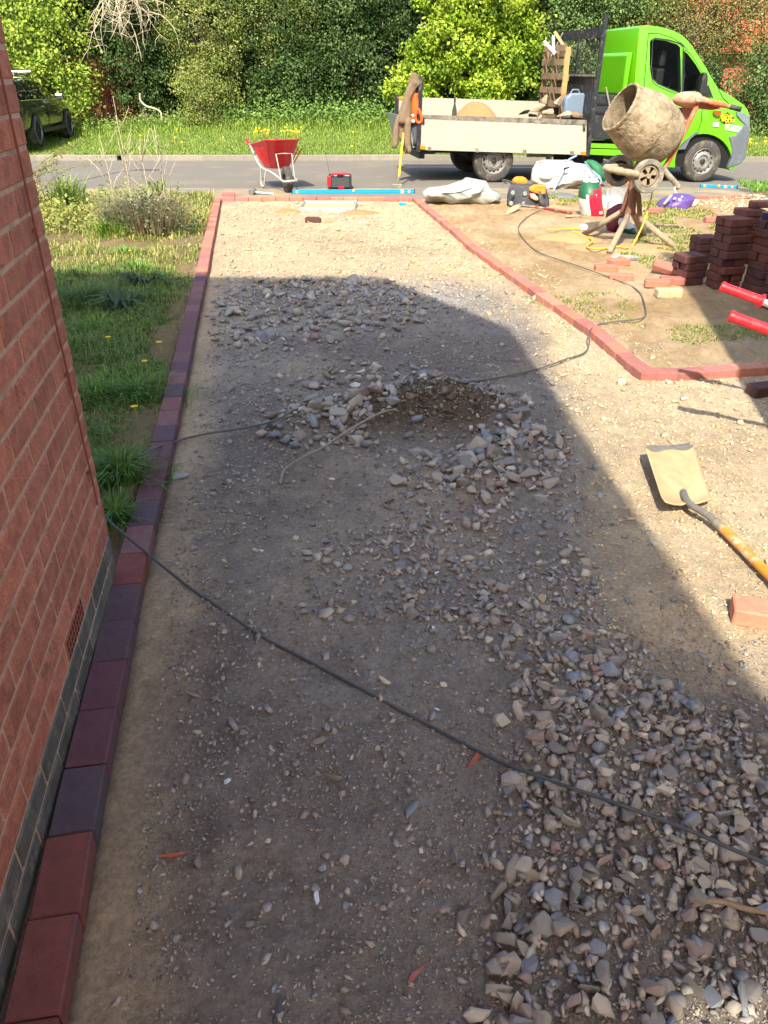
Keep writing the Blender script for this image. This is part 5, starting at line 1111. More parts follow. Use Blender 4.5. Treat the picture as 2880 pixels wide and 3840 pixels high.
p = gbase(cm, 850, 785); o = rowloft([(590, 740, 800), (640, 720, 880), (700, 740, 920), (750, 780, 940), (790, 800, 950)], cm, p.y + .1, [.03, .08, .12, .13, .1], 16, .014, 5, lambda t, cx, sy: 0 if t < .5 else 1, seed=3).build('cement_bag', [m_cwhite, m_cgreen], smooth='all'); tag(o, 'empty white and green bag lying between the mixer legs', 'cement bag')
p = gbase(cs, 430, 285); pb_ = thing('purple_bag', 'purple plastic sack of aggregate lying flat on the grass', 'sack', p)
rowloft([(92, 470, 600), (105, 400, 660), (130, 345, 700), (160, 290, 690), (190, 245, 655), (225, 215, 640), (255, 208, 628), (275, 225, 610), (286, 380, 570)], cs, p.y + .28, [.12, .2, .24, .26, .27, .28, .28, .27, .22], 20, .01, 5, seed=2).build('sack_body', m_purple, pb_, smooth='all', world=True)
rowloft([(168, 640, 775), (200, 630, 740), (235, 640, 720), (268, 655, 695)], cs, p.y + .2, [.04, .07, .07, .04], 12, .014, 4).build('torn_end', m_cwhite, pb_, smooth='all', world=True)
for cx_, cy_, r_ in ((455, 150, 30), (545, 130, 28), (515, 168, 46), (440, 155, 22)):
    c1_ = at(*cs(cx_, cy_), p.y + .03); rr = r_ / (1659 / 480) / 600; b = MB(); b.lathe([(.0001, 0), (rr, 0), (rr, .03), (.0001, .03)], c1_ + Vector((0, .0, 0)), (.1, .75, -.6), 16); b.build('print', m_beige, pb_, world=True)
q = [at(*cs(x, y), p.y - .02) for x, y in ((395, 100), (425, 110), (330, 225), (300, 222))]; b = MB(); b.prism(q, [v + Vector((0, .04, -.02)) for v in q]); b.build('print', m_beige, pb_, world=True)
p = gbase(cb, 330, 905); tb = thing('tool_bag', 'dark grey and orange canvas tool bag standing open on the soil', 'tool bag', p)
rowloft([(545, 70, 590), (565, 50, 600), (600, 32, 615), (700, 12, 640), (800, 2, 662), (880, 2, 660), (915, 50, 635)], cb, p.y + .2, [.13, .16, .19, .21, .22, .22, .2], 22, .012, 4).build('bag_body', m_canvas, tb, smooth='all', world=True)
rowloft([(422, 150, 245), (440, 115, 290), (475, 85, 322), (510, 95, 328), (548, 130, 328)], cb, p.y + .34, [.02, .03, .035, .035, .03], 14).build('flap', m_canvo, tb, smooth='all', world=True)
rowloft([(548, 420, 582), (560, 400, 600), (575, 380, 606), (600, 345, 612), (640, 345, 614), (670, 400, 612), (695, 500, 600)], cb, p.y + .0, .035, 14, .006).build('pocket', m_canvo, tb, smooth='all', world=True)
rowloft([(645, 488, 525), (720, 490, 560), (800, 490, 600), (870, 510, 612)], cb, p.y - .02, .035, 12, .006).build('pocket', m_canvas, tb, smooth='all', world=True)
rowloft([(685, 350, 430), (710, 338, 450), (750, 345, 490), (790, 420, 500)], cb, p.y - .03, .03, 12, .006, mi=lambda t, cx, sy: 0 if cx < -.3 else 1).build('glove', [m_redpaint, m_beige], tb, smooth='all', world=True)
for x, y in ((95, 675), (285, 688), (68, 840), (265, 845)):
    b = MB(); b.lathe([(.0001, -.012), (.026, -.012), (.03, .0)], at(*cb(x, y), p.y - .012), (0, 1, 0), 12); b.build('stud', m_grey, tb, smooth=True, world=True)
b = MB(); b.tube(smooth_pts([at(*cb(x, y), p.y + .35) for x, y in ((120, 560), (40, 500), (-40, 478), (-60, 490), (0, 530))]), .012, 8); b.build('strap', m_canvas, tb, smooth='all', world=True)
p = gbase(cb, 860, 800); b = MB(); o = rowloft([(690, 760, 990), (705, 640, 1040), (740, 640, 1120), (790, 680, 1118), (812, 760, 1110)], cb, p.y + .3, [.2, .28, .3, .3, .22], 16, .01, 4).build('kneeling_mat', M('grey_sheeting', '#6b6a68', .8, .15, 12), smooth='all'); tag(o, 'dark grey plastic sheeting folded behind the tool bag', 'sheeting')
p = gbase(cb, 230, 945); s2_ = thing('shovel', 'shovel with dark red shaft lying in front of the tool bag', 'shovel', p)
q = [lift_pt(*cb(x, y), h) for x, y, h in ((0, 1005, .01), (0, 945, .05), (110, 875, .09), (200, 842, .10), (240, 872, .08), (225, 905, .05), (110, 965, .02))]
b = MB(); cen = sum(q, Vector()) / len(q) - Vector((0, 0, .02)); b.add(q + [cen], [(i, (i + 1) % len(q), len(q)) for i in range(len(q))]); o = b.build('blade', m_sandc, s2_, smooth='all', world=True); sm_ = o.modifiers.new('s', 'SOLIDIFY'); sm_.thickness = .006
b = MB(); b.tube([lift_pt(*cb(235, 872), .075), lift_pt(*cb(430, 895), .05)], .017, 8); b.build('socket', m_steel, s2_, smooth=True, world=True)
b = MB(); b.tube([lift_pt(*cb(420, 893), .05), lift_pt(*cb(830, 958), .03), lift_pt(*cb(1010, 990), .02)], .017, 8); b.build('shaft', M('dark_red_shaft', '#7a2a28', .6, .2, 20, dirt='#a3937c', dirt_amt=.3), s2_, smooth=True, world=True)
p = gbase(c3, 680, 1580); o = rowloft([(1382, 712, 748), (1400, 700, 790), (1425, 660, 880), (1450, 560, 905), (1470, 430, 930), (1490, 378, 965), (1515, 385, 992), (1545, 405, 994), (1565, 540, 930), (1585, 640, 850)], c3, p.y + .22, [.1, .2, .3, .35, .38, .4, .38, .34, .28, .2], 26, .045, 7, seed=5).build('plastic_sheet', m_poly, smooth='all'); tag(o, 'crumpled translucent polythene sheet heaped beside the far edging', 'plastic sheet')
p = gbase(cb, 640, 625); bw = thing('bulk_bag', 'large white woven bulk bag collapsed on the pavement beside the truck', 'bulk bag', p)
rowloft([(172, 940, 1010), (188, 455, 1060), (215, 448, 1180), (260, 430, 1240), (330, 400, 1330), (400, 380, 1440), (425, 375, 1465), (470, 370, 1340), (520, 378, 1080), (570, 450, 860), (625, 540, 740)], cb, p.y + .5, [.1, .25, .32, .38, .42, .45, .45, .45, .43, .4, .34], 30, .05, 6, seed=4).build('bag', m_bagw, bw, smooth='all', world=True)
rowloft([(405, 1090, 1200), (440, 990, 1360), (490, 900, 1350), (540, 840, 1230), (580, 815, 1080), (600, 812, 930)], cb, p.y + .42, [.1, .2, .28, .3, .28, .2], 18, .03, 5).build('lining', m_bagin, bw, smooth='all', world=True)
b = MB(); b.tube(smooth_pts([at(*cb(x, y), p.y + dy) for x, y, dy in ((1085, 100, .6), (965, 165, .35), (920, 240, .12), (895, 300, .04), (850, 400, 0), (790, 520, -.02), (740, 620, -.08), (715, 690, -.3))]), .017, 8); b.build('lifting_strap', M('blue_strap', '#8fa9bd', .6, .1), bw, smooth='all', world=True)
b = MB(); b.tube(smooth_pts([at(*cb(x, y), p.y + .02) for x, y in ((1215, 190), (1290, 290), (1350, 370), (1385, 420), (1340, 485))]), .014, 8); b.build('lifting_strap', M('blue_strap_b', '#6f8596', .6, .1), bw, smooth='all', world=True)
b = MB(); q = [at(*cb(x, y), p.y - .02) for x, y in ((890, 295), (975, 272), (980, 292), (915, 312), (898, 322))]; b.prism(q, [v + Vector((0, .03, 0)) for v in q]); b.build('tag', m_black, bw, world=True)
p2 = RW(2.6, KN - .1); o = rowloft([(165, 1250, 1340), (200, 1220, 1400), (260, 1230, 1490), (340, 1260, 1522), (420, 1300, 1530), (480, 1400, 1500)], cb, p.y + .75, [.1, .2, .26, .28, .26, .2], 18, .03, 5, seed=9).build('green_bag', m_bagg, smooth='all'); tag(o, 'dark green woven sack behind the white bulk bag', 'sack')
b = MB(); b.tube(smooth_pts([at(*cb(x, y), 11.2) for x, y in ((1330, 480), (1375, 400), (1380, 375)) ] + [at(*cb(x, y), 11.2) for x, y in ((1440, 450), (1470, 490), (1450, 545))]), .012, 8); tag(b.build('strap_loop', M('pale_blue_strap', '#8aa5b8', .6, .1), smooth='all'), 'pale blue strap looped over the top of the upright cement bag', 'strap')
# disc cutter
p = gbase(cm, 600, 465); dcu = thing('disc_cutter', 'white petrol disc cutter with grey blade behind the cement bag', 'disc cutter', p)
b = MB(); c1_ = at(*cm(605, 415), p.y + .1); b.box(c1_, (.3 * .42 + .18, .16, .2)); b.build('engine', m_whitet, dcu, world=True, bevel=.03)
for i in range(3):
    b = MB(); q = at(*cm(585 + i * 14, 425), p.y + .015); b.box(q, (.012, .01, .08)); b.build('vent', m_grey, dcu, world=True)
b = MB(); b.lathe([(.0001, 0), (.17, 0), (.17, .006), (.0001, .006)], at(*cm(678, 360), p.y + .12), (.25, .9, .1), 28); b.build('blade', m_grey, dcu, smooth=True, world=True)
b = MB(); b.lathe([(.0001, -.01), (.035, -.01), (.035, 0)], at(*cm(678, 360), p.y + .11), (.25, .9, .1), 14); b.build('flange', m_steel, dcu, smooth=True, world=True)
b = MB(); b.tube([at(*cm(592, 350), p.y + .1), at(*cm(592, 232), p.y + .12)], .028, 10); b.build('filter', m_grey, dcu, smooth=True, world=True)
b = MB(); b.tube([at(*cm(x, y), p.y + .05) for x, y in ((540, 360), (520, 400), (535, 460))], .014, 8); b.build('handle', m_black, dcu, smooth=True, world=True)
# broom head and hand tool behind the mixer
b = MB(); q = [at(*cm(x, y), 12.6) for x, y in ((600, 178), (640, 162), (900, 128), (905, 170), (700, 190), (610, 192))]; b.prism(q, [v + Vector((0, .08, 0)) for v in q]); tag(b.build('broom_head', M('orange_bristle', '#c9763a', .9, .3, 60), bevel=.01), 'orange bristled broom head lying behind the mixer wheel', 'broom')
for i, (px, py, r_) in enumerate(((2337, 972, .09), (2310, 968, .07), (2365, 975, .08))):
    q = gy(px, py); me = BIGST[i].copy(); me.materials.clear(); me.materials.append(M('grey_rag%d' % i, '#9a988f', .9, .2, 20, .4)); o = inst('rag', me, (q.x, q.y, q.z + r_ * .28), (0, 0, i), (r_ * 1.3, r_, r_ * .55)); tag(o, ['crumpled grey plastic scrap before the mixer, middle piece', 'crumpled grey plastic scrap before the mixer, left piece', 'crumpled grey plastic scrap before the mixer, right piece'][i], 'scrap')

# ------------------------------------------------------------------ dark green estate car on the verge
cp = Vector((-8.45, 20.7, 0)); cp.z = surf(cp.x, cp.y) ; chd = R(90 + 5)
car = thing('parked_car', 'dark green estate car with roof bars parked on the verge by the hedge', 'car', (cp.x - .82 * math.sin(chd) * 1 , cp.y + .82 * math.cos(chd), -.04), chd)
ST = [(-1.02, .66, .62, .80, .55), (-.98, .78, .85, .98, .58), (-.9, .86, .95, 1.22, .60), (-.7, .90, .98, 1.37, .61), (-.2, .91, .98, 1.44, .62), (.6, .915, .97, 1.47, .63), (1.2, .915, .95, 1.46, .63), (1.6, .915, .935, 1.40, .62), (2.0, .91, .925, 1.22, .62), (2.4, .905, .91, 1.0, .66), (2.8, .89, .88, .93, .66), (3.2, .87, .83, .87, .6), (3.5, .80, .74, .78, .52), (3.68, .68, .55, .66, .45)]
rings = [[(x, -w_ * .92, .22), (x, -w_, .42), (x, -w_, .70), (x, -w_ * .975, be), (x, -rw, ro - .03), (x, -rw + .10, ro), (x, rw - .10, ro), (x, rw, ro - .03), (x, w_ * .975, be), (x, w_, .70), (x, w_, .42), (x, w_ * .92, .22)] for x, w_, be, ro, rw in ST]
b = MB(); b.loft(rings); o = b.build('body', m_car, car, smooth=True); o.data.polygons.foreach_set('use_smooth', [True] * len(o.data.polygons)); sb = o.modifiers.new('sub', 'SUBSURF'); sb.levels = 1; sb.render_levels = 1
def gh(x, f, sgn, off=.012):
    xs = [s_[0] for s_ in ST]; w_ = np.interp(x, xs, [s_[1] * .975 for s_ in ST]); be = np.interp(x, xs, [s_[2] for s_ in ST]); ro = np.interp(x, xs, [s_[3] for s_ in ST]) - .03; rw = np.interp(x, xs, [s_[4] for s_ in ST])
    return Vector((x, sgn * (w_ + (rw - w_) * f + off), be + (ro - be) * f + .004))
for sgn in (-1, 1):
    for x0, x1, xa, xb in ((-.55, .12, -.72, .10), (.20, 1.05, .18, 1.02), (1.13, 1.98, 1.10, 1.55)):
        b = MB(); b.add([gh(x0, .06, sgn), gh(x1, .06, sgn), gh(xb, .88, sgn), gh(max(xa, x0 - .05), .88, sgn)], [(0, 1, 2, 3)]); b.build('window', m_glassd, car)
    b = MB(); b.tube([gh(x, .0, sgn, .016) for x in np.linspace(-.7, 2.1, 12)], .010, 6); b.build('chrome_strip', m_chrome, car, smooth=True)
    b = MB(); b.tube([gh(x, .97, sgn, .012) for x in np.linspace(-.6, 1.5, 12)] + [gh(2.1, .3, sgn, .015), gh(2.2, 0, sgn, .015)], .008, 6); b.build('chrome_strip', m_chrome, car, smooth=True)
    for x in (0, 2.8):
        b = MB(); b.lathe([(.375, 0), (.0001, 0)], (x, sgn * .921, .33), (0, 1, 0), 28); b.build('wheel_arch', m_dark, car)
        wheel(car, 'wheel', (x, sgn * .935, .33), .33, .2, .235, (m_rubber, M('alloy', '#9ea3a4', .35, .1, metal=.7)), (0, -sgn, 0), 5)
    b = MB(); b.box((1.95, sgn * 1.02, 1.0), (.12, .2, .14)); b.build('door_mirror', m_chrome, car, bevel=.03)
    b = MB(); b.tube([(.1, sgn * .58, 1.5), (1.3, sgn * .58, 1.51)], .016, 6); b.build('roof_rail', m_chrome, car, smooth=True)
    b = MB(); b.box((1.4, sgn * .925, .3), (2.0, .02, .08)); b.build('sill', m_blackp, car)
    b = MB(); b.tube([(.55, sgn * .93, .82), (.75, sgn * .935, .82)], .014, 6); b.build('door_handle', m_chrome, car); b = MB(); b.box((1.08, sgn * .918, .62), (.008, .01, .55)); b.build('door_seam', m_black, car)
b = MB(); b.prism([(-.99, -.56, .98), (-.99, .56, .98), (-.80, .52, 1.32), (-.80, -.52, 1.32)], [(-.96, -.56, .98), (-.96, .56, .98), (-.77, .52, 1.32), (-.77, -.52, 1.32)]); b.build('rear_window', m_glassd, car)
b = MB(); b.box((-.93, 0, .45), (.22, 1.68, .26)); b.build('rear_bumper', m_car, car, bevel=.05, smooth=True)
b = MB(); b.box((-1.045, 0, .62), (.012, .5, .11)); b.build('number_plate', m_yell, car)
for sgn in (-1, 1):
    b = MB(); b.box((-.93, sgn * .70, .82), (.16, .26, .2)); b.build('tail_light', m_redpaint, car, bevel=.03)
    b = MB(); b.box((3.45, sgn * .62, .66), (.3, .3, .12)); b.build('headlight', m_lens, car, bevel=.03)
for x in (.2, 1.15):
    b = MB(); b.tube([(x, -.66, 1.56), (x, .66, 1.56)], .022, 8); b.build('roof_bar', m_chrome, car, smooth=True)
    for sgn in (-1, 1):
        b = MB(); b.box((x, sgn * .6, 1.515), (.05, .06, .09)); b.build('bar_foot', m_black, car)
# street lamp standing just outside the view: its shadow falls across the road
lp = thing('street_lamp', 'tall grey street lamp post beside the pavement on the left', 'street lamp', (-6.05, 11.9, -.16))
b = MB(); b.tube([(0, 0, 0), (0, 0, 1.1), (0, 0, 1.15), (0, 0, 4.75)], [.06, .06, .04, .03], 10); b.build('post', m_tubeg, lp, smooth=True)
b = MB(); b.tube([(0, 0, 4.75), (.05, .02, 4.95), (.2, .05, 5.0)], .025, 8); b.build('arm', m_tubeg, lp, smooth=True)
b = MB(); b.box((.38, .05, 5.0), (.5, .2, .1)); b.build('lantern', m_grey, lp, bevel=.03)

# ------------------------------------------------------------------ hedge trees, fence and the house behind them
LEAFK = .74
def leaf_mesh(cen, nper, spread, size, cols, outw, up=.5, jit=.25, flat=1.0):
    n = len(cen) * nper; ci = np.repeat(np.arange(len(cen)), nper)
    P = cen[ci] + rng.normal(0, 1, (n, 3)) * spread * np.array([1, 1, .75 * flat])
    N = outw[ci] * .6 + np.array([0, 0, up]) + rng.normal(0, .65, (n, 3)); N /= np.linalg.norm(N, axis=1)[:, None]
    t = np.cross(N, rng.normal(0, 1, (n, 3))); t /= np.linalg.norm(t, axis=1)[:, None] + 1e-9; b_ = np.cross(N, t)
    s_ = size * rng.uniform(.6, 1.35, n)[:, None]
    V = np.stack([P - t * s_ * .5, P + b_ * s_ * .32 + N * s_ * .06, P + t * s_ * .55, P - b_ * s_ * .32 + N * s_ * .06], 1).reshape(-1, 3)
    Fc = np.arange(n * 4).reshape(n, 4)
    cc = np.array([lin(c) for c in cols]) * LEAFK; base = cc[rng.integers(0, len(cc), len(cen))] * rng.uniform(.8, 1.2, (len(cen), 1))
    col = np.clip(base[ci] * rng.uniform(1 - jit, 1 + jit, (n, 1)), 0, 1)
    return V, Fc, np.repeat(col, 4, 0)
def tree(name, label, x, y, lobes, cols, leaf, ncl, nper, spread, trunk_r=.09, cat='tree', grp='hedgerow trees beyond the road', limbs=7, mat=None, bark=None, up=.5):
    zb = surf(x, y) - .03; r = thing(name, label, cat, (x, y, zb), 0, grp); cen = []; out = []
    for (lx_, ly_, lz_, a, bb, c_, wgt) in lobes:
        n = max(3, int(ncl * wgt)); d = rng.normal(0, 1, (n, 3)); d /= np.linalg.norm(d, axis=1)[:, None]; d[:, 1] = -np.abs(d[:, 1]) * np.where(rng.random(n) < .75, 1, -1)
        rad = rng.uniform(.55, 1.05, n)[:, None] * (1 + .15 * np.sin(7 * d[:, :1] + 5 * d[:, 2:]))
        cen.append(np.array([lx_, ly_, lz_]) + d * rad * np.array([a, bb, c_])); out.append(d)
    cen = np.concatenate(cen); out = np.concatenate(out); k = cen[:, 2] > .12; cen, out = cen[k], out[k]
    V, Fc, col = leaf_mesh(cen, nper, spread, leaf, cols, out, up)
    V[:, 2] = np.maximum(V[:, 2], .02)
    np_obj('crown', V, Fc, mat or m_leaf, col, r)
    b = MB(); top = max(l[2] for l in lobes)
    b.tube(smooth_pts([(0, 0, 0), (.05, .03, top * .3), (-.04, .0, top * .65), (.03, .05, top * 1.1)]), list(np.linspace(trunk_r, trunk_r * .4, 19)), 8)
    for i in range(limbs):
        t = cen[rng.integers(0, len(cen))]; z0 = top * rng.uniform(.15, .7); m_ = Vector((t[0] * .45, t[1] * .45, z0 + (t[2] - z0) * .6))
        b.tube(smooth_pts([(0, 0, z0), m_, Vector(t) * 1.0], 4), list(np.linspace(trunk_r * .4, .008, 9)), 5)
    b.build('trunk', bark or m_bark, r, smooth='all')
    return r
LIME = ['#93ad3e', '#a5bd48', '#7f9c3c', '#b3c854']; DARK = ['#4a6334', '#5c7840', '#3f5729', '#6d8648', '#34491f']; OLIV = ['#8a9648', '#9aa555', '#76863f', '#a8ab62', '#67783a']; MAPLE = ['#a0ba32', '#b2c83e', '#8fac2e', '#bccf4a', '#7d9a2c']; MID = ['#6f8a4c', '#7f9a58', '#5f7a42', '#8aa060']; BRN = ['#9c9a5c', '#8d8a4c', '#a5a068', '#7f8a4c', '#aa9a66']
tree('lime_shrub', 'bright yellow green leafy shrub growing behind the car', -9.7, 25.4, [(0, 0, 2.6, 1.5, 1.1, 1.8, 1), (.4, -.3, 1.1, 1.0, .8, .9, .35)], LIME, .095, 150, 75, .2)
tree('lime_shrub', 'yellow green tree at the far left edge behind the brick wall', -12.6, 25.2, [(0, 0, 3.0, 1.9, 1.2, 2.4, 1)], LIME, .085, 130, 75, .22)
tree('hawthorn', 'olive green tree rising above the car roof', -10.9, 27.2, [(0, 0, 3.3, 1.8, 1.1, 2.4, 1)], OLIV, .07, 130, 75, .22)
tree('ivy_tree', 'dark ivy covered tree under the bare dead branches', -7.2, 26.2, [(0, 0, 1.7, 1.25, 1.0, 1.7, 1), (.2, .3, 3.6, 1.5, 1.0, 1.2, .5)], DARK, .085, 150, 85, .14)
tree('hawthorn', 'olive hawthorn right of the dead branches', -5.2, 25.9, [(0, 0, 2.9, 1.5, 1.0, 1.9, 1), (.1, -.5, 1.1, .9, .6, .9, .4)], OLIV, .06, 190, 95, .15)
tree('shrub', 'low brownish green bush standing out on the grass before the hedge', -5.15, 24.3, [(0, 0, .85, .62, .5, .8, 1)], ['#93a050', '#a3a85c', '#808f48'], .05, 60, 70, .13, .04, 'shrub', 'hedge bushes beyond the road', 5)
tree('hawthorn', 'olive topped tree above the far wheelbarrow', -3.3, 26.3, [(0, 0, 3.2, 1.6, 1.0, 1.7, 1)], OLIV + MID, .065, 170, 95, .19)
tree('ivy_tree', 'dark ivy thicket low behind the far wheelbarrow', -3.0, 26.4, [(0, 0, 1.2, 1.5, .9, 1.25, 1)], DARK, .085, 130, 85, .17)
tree('ivy_tree', 'dark evergreen left of the bright maple', -.9, 26.6, [(0, 0, 1.5, 1.3, 1.0, 1.5, .9), (0, 0, 3.6, 1.6, 1.0, 1.4, .8)], DARK + ['#6f8550'], .08, 150, 85, .18)
tree('maple', 'bright lime green maple rising behind the truck bed', 2.55, 25.8, [(.1, 0, 3.5, 2.0, 1.2, 1.4, 1), (-.6, -.3, 2.0, 1.4, .9, .9, .5), (.9, -.2, 1.9, 1.0, .8, 1.0, .35), (-1.7, -.5, 1.0, .7, .6, .8, .25), (.4, -.5, 1.0, .8, .6, .5, .18)], ['#a5c138', '#b3cb42', '#93b034', '#bccf4c', '#7c9a30'], .105, 170, 85, .15, .11)
tree('evergreen_tree', 'mid green tree behind the truck headboard', 5.3, 26.6, [(0, 0, 2.2, 1.5, 1.1, 2.0, 1), (.4, 0, 4.0, 1.7, 1.0, 1.3, .7)], MID, .075, 210, 90, .2)
tree('evergreen_tree', 'mid green tree rising behind the green cab roof', 7.4, 27.4, [(0, 0, 3.4, 1.5, 1.0, 1.9, 1)], MID + OLIV, .07, 170, 85, .21)
tree('budding_tree', 'brownish budding tree before the red tiled roof', 9.3, 27.4, [(0, 0, 3.3, 1.6, 1.0, 1.9, 1)], BRN, .055, 250, 85, .22, limbs=26)
tree('budding_tree', 'brownish budding tree at the top right corner', 11.6, 27.0, [(0, 0, 3.2, 1.5, 1.0, 2.0, 1)], BRN, .055, 250, 85, .22, limbs=26)
tree('budding_tree', 'brownish olive tree between the cab and the top right corner', 10.4, 28.6, [(0, 0, 3.6, 1.7, 1.0, 2.0, 1)], BRN + OLIV, .06, 170, 75, .24, limbs=14)
tree('ivy_tree', 'dark green bush low right of the truck bonnet', 9.2, 26.2, [(0, 0, .9, 1.4, .8, 1.0, 1)], DARK + MID, .075, 120, 80, .17)
tree('ivy_tree', 'dark green bush at the right edge above the verge', 11.4, 25.6, [(0, 0, 1.3, 1.5, .8, 1.4, 1)], DARK + MID, .075, 150, 80, .18)
tree('evergreen_tree', 'green tree beyond the right edge of the hedge', 14.2, 26.5, [(0, 0, 3, 1.9, 1.2, 2.6, 1)], MID, .09, 110, 60, .24)
for i, x in enumerate(np.arange(-16.5, 8.6, 1.9)):
    tree('backing_tree', ORD[min(i, 15)] + ' dark tree from the left at the back of the hedge', float(x), 29.6 + .5 * math.sin(i * 2.1), [(0, 0, 1.5, 1.7, .9, 1.6, .7), (0, 0, 4.2, 1.9, 1.0, 1.8, 1)], ['#3c5128', '#46602f', '#33461f'], .16, 130, 70, .26, grp='dark trees at the back of the hedge', limbs=3)
# leaves lying low under the hedge
def low(name, label, x0, x1, yc, h, n, cols, leaf):
    xs = rng.uniform(x0, x1, n); ys = yc + rng.normal(0, .35, n); zz = np.array([surf(a, c) for a, c in zip(xs[::40], ys[::40])]); zz = np.repeat(zz, 40)[:n]
    xs2 = np.repeat(xs[::40], 40)[:n] + rng.normal(0, .16, n); ys2 = np.repeat(ys[::40], 40)[:n] + rng.normal(0, .16, n)
    cen = np.stack([xs2, ys2, zz + np.abs(rng.normal(0, .5, n)) * h], 1); d = np.tile(np.array([[0, -.5, .5]]), (n, 1))
    V, Fc, col = leaf_mesh(cen, 1, .02, leaf, cols, d, .7); o = np_obj(name, V, Fc, m_leaf, col); tag(o, label, 'weeds', kind='stuff')
low('nettles', 'bright green nettles and ivy along the foot of the hedge', -5, 1.0, 25.2, .55, 9000, ['#7fa04a', '#8dac55', '#6d8f42'], .08)
low('nettles', 'weeds along the hedge foot behind the car and dead branches', -9, -5, 24.9, .4, 5000, ['#86a04e', '#7a9448', '#93ab5a'], .06)
low('nettles', 'weeds along the hedge foot behind the truck', 1, 12, 25.1, .35, 7000, ['#6f8f45', '#84a050'], .07)
# dead branches
dt = thing('dead_tree', 'tangle of bare pale dead branches hanging before the dark ivy', 'tree', (-6.9, 25.0, surf(-6.9, 25.0)))
b = MB(); b.tube(smooth_pts([(-.5, 1.6, 0), (-.4, 1.5, 1.2), (-.45, 1.3, 2.6), (-.2, .3, 3.5), (0, -.1, 3.5)]), list(np.linspace(.06, .03, 25)), 7); b.build('trunk', m_dead, dt, smooth='all')
rr = random.Random(5)
for i in range(46):
    p0 = Vector((rr.uniform(-.6, .5), rr.uniform(-.4, .1), rr.uniform(2.7, 3.9))); d = Vector((rr.uniform(-.6, 1.0), rr.uniform(-.8, .1), rr.uniform(-.4, .5))); pts = [p0]; L = rr.uniform(.9, 1.9)
    for k_ in range(7):
        d = (d + Vector((rr.gauss(0, .3), rr.gauss(0, .2), -.26 + rr.gauss(0, .25)))).normalized(); pts.append(pts[-1] + d * L / 7)
    b = MB(); b.tube(pts, list(np.linspace(.017, .006, 8)), 5)
    for j in range(4):
        q0 = pts[rr.randint(2, 6)]; d2 = Vector((rr.gauss(0, 1), rr.gauss(0, .5), -.3 + rr.gauss(0, .7))).normalized(); b.tube([q0, q0 + d2 * .2, q0 + d2 * .38 + Vector((rr.gauss(0, .08), 0, rr.gauss(0, .08)))], [.008, .006, .004], 4)
    b.build('branch', m_dead, dt, smooth='all')
b = MB(); b.tube(smooth_pts([at(*crop(0, 0, 1.659)(x, y), 24.8) for x, y in ((870, 580), (875, 625), (910, 660), (960, 675), (1000, 700), (1005, 760))]), .028, 7); tag(b.build('fallen_branch', m_dead, smooth='all'), 'thick bent pale branch at the foot of the ivy', 'branch')
# fence behind
fe_ = thing('board_fence', 'red brown board fence glimpsed through the gap behind the car', 'fence', (-9.5, 27.9, surf(-9.5, 27.9)))
me = chamfer_box('board', (.145, .022, 1.75), .003, m_fence)
for i in range(24): inst('board', me, (-1.8 + i * .155, .012 * (i % 2), .92), parent=fe_)
for z in (.35, 1.5):
    b = MB(); b.box((.0, .045, z), (3.9, .04, .08)); b.build('rail', m_fence, fe_)
# house with red roof at the right
hb = thing('house', 'house with a red tiled roof and solar panels glimpsed through the right hand trees', 'house', (14, 36, 0))
b = MB(); b.box((14.5, 36.5, .6), (9, 5.5, 3.2)); b.build('wall', m_wallfar, hb, world=True)
b = MB(); b.prism([(9.6, 33.3, 2.1), (9.6, 36.5, 5.6), (9.6, 39.7, 2.1)], [(19.4, 33.3, 2.1), (19.4, 36.5, 5.6), (19.4, 39.7, 2.1)]); rf = b.build('roof', m_roof, hb, world=True)
tl_ = chamfer_box('roof_tile', (.31, .34, .03), .004, m_roof); sl2 = math.atan2(3.5, 3.2)
for r_ in range(12):
    for c_ in range(24):
        f = (r_ + .5) / 13; inst('roof_tile', tl_, (9.75 + c_ * .315 + .15 * (r_ % 2) - 14, 33.3 + 3.2 * f - 36 - .02, 2.1 + 3.5 * f + .035), (sl2 - .05, 0, 0), parent=rf)
b = MB(); b.box((11.3, 33.85, 2.80), (1.5, .9, .04), Matrix.Rotation(sl2, 3, 'X')); b.build('solar_panel', m_solar, hb, world=True)
b = MB(); b.box((12.3, 33.72, 1.2), (1.2, .05, 1.0)); b.build('window', m_glassd, hb, world=True)

# ------------------------------------------------------------------ grass
def put_grass(name, label, X, Y, Z, h, lean, wd, cols, jit=.25):
    V, Fc = blades(np.stack([X, Y, Z], 1), h, lean, wd); c_ = hues(len(X), cols, jit)
    if name == 'lawn_grass': k_ = (Y > 7.2 + .5 * vnoise(X, Y, 1.5, 91)) & (rng.random(len(X)) < .65); c_[k_] = hues(int(k_.sum()), ['#a8a558', '#b5b066', '#9aa04e', '#bdb274'], .15)
    o = np_obj(name, V, Fc, m_grass, np.repeat(c_, 5, 0)); tag(o, label, 'grass', kind='stuff'); return o
n = 85000; ss_ = rng.uniform(-14, 12, n); tt_ = KF + .1 + 7.2 * rng.random(n) ** 1.25
an_ = np.interp(ss_, _s, _ang); X = np.interp(ss_, _s, _px) - np.sin(an_) * tt_; Y = np.interp(ss_, _s, _py) + np.cos(an_) * tt_
Z = (-.2 - .018 * np.clip(ss_, -1, 14)) + .10 + .036 * (tt_ - KF) - .16 * np.exp(-((X + 8.6) / 1.8) ** 2) * np.minimum(1, tt_ - KF)
long_ = sst(4.2, 6.2, tt_ - KF + .8 * vnoise(X, Y, .9, 3)); h = (.045 + .04 * rng.random(n) + .035 * np.clip(vnoise(X, Y, 1.3, 5) + .3, 0, 1)) * (1 - long_) + long_ * rng.uniform(.12, .36, n)
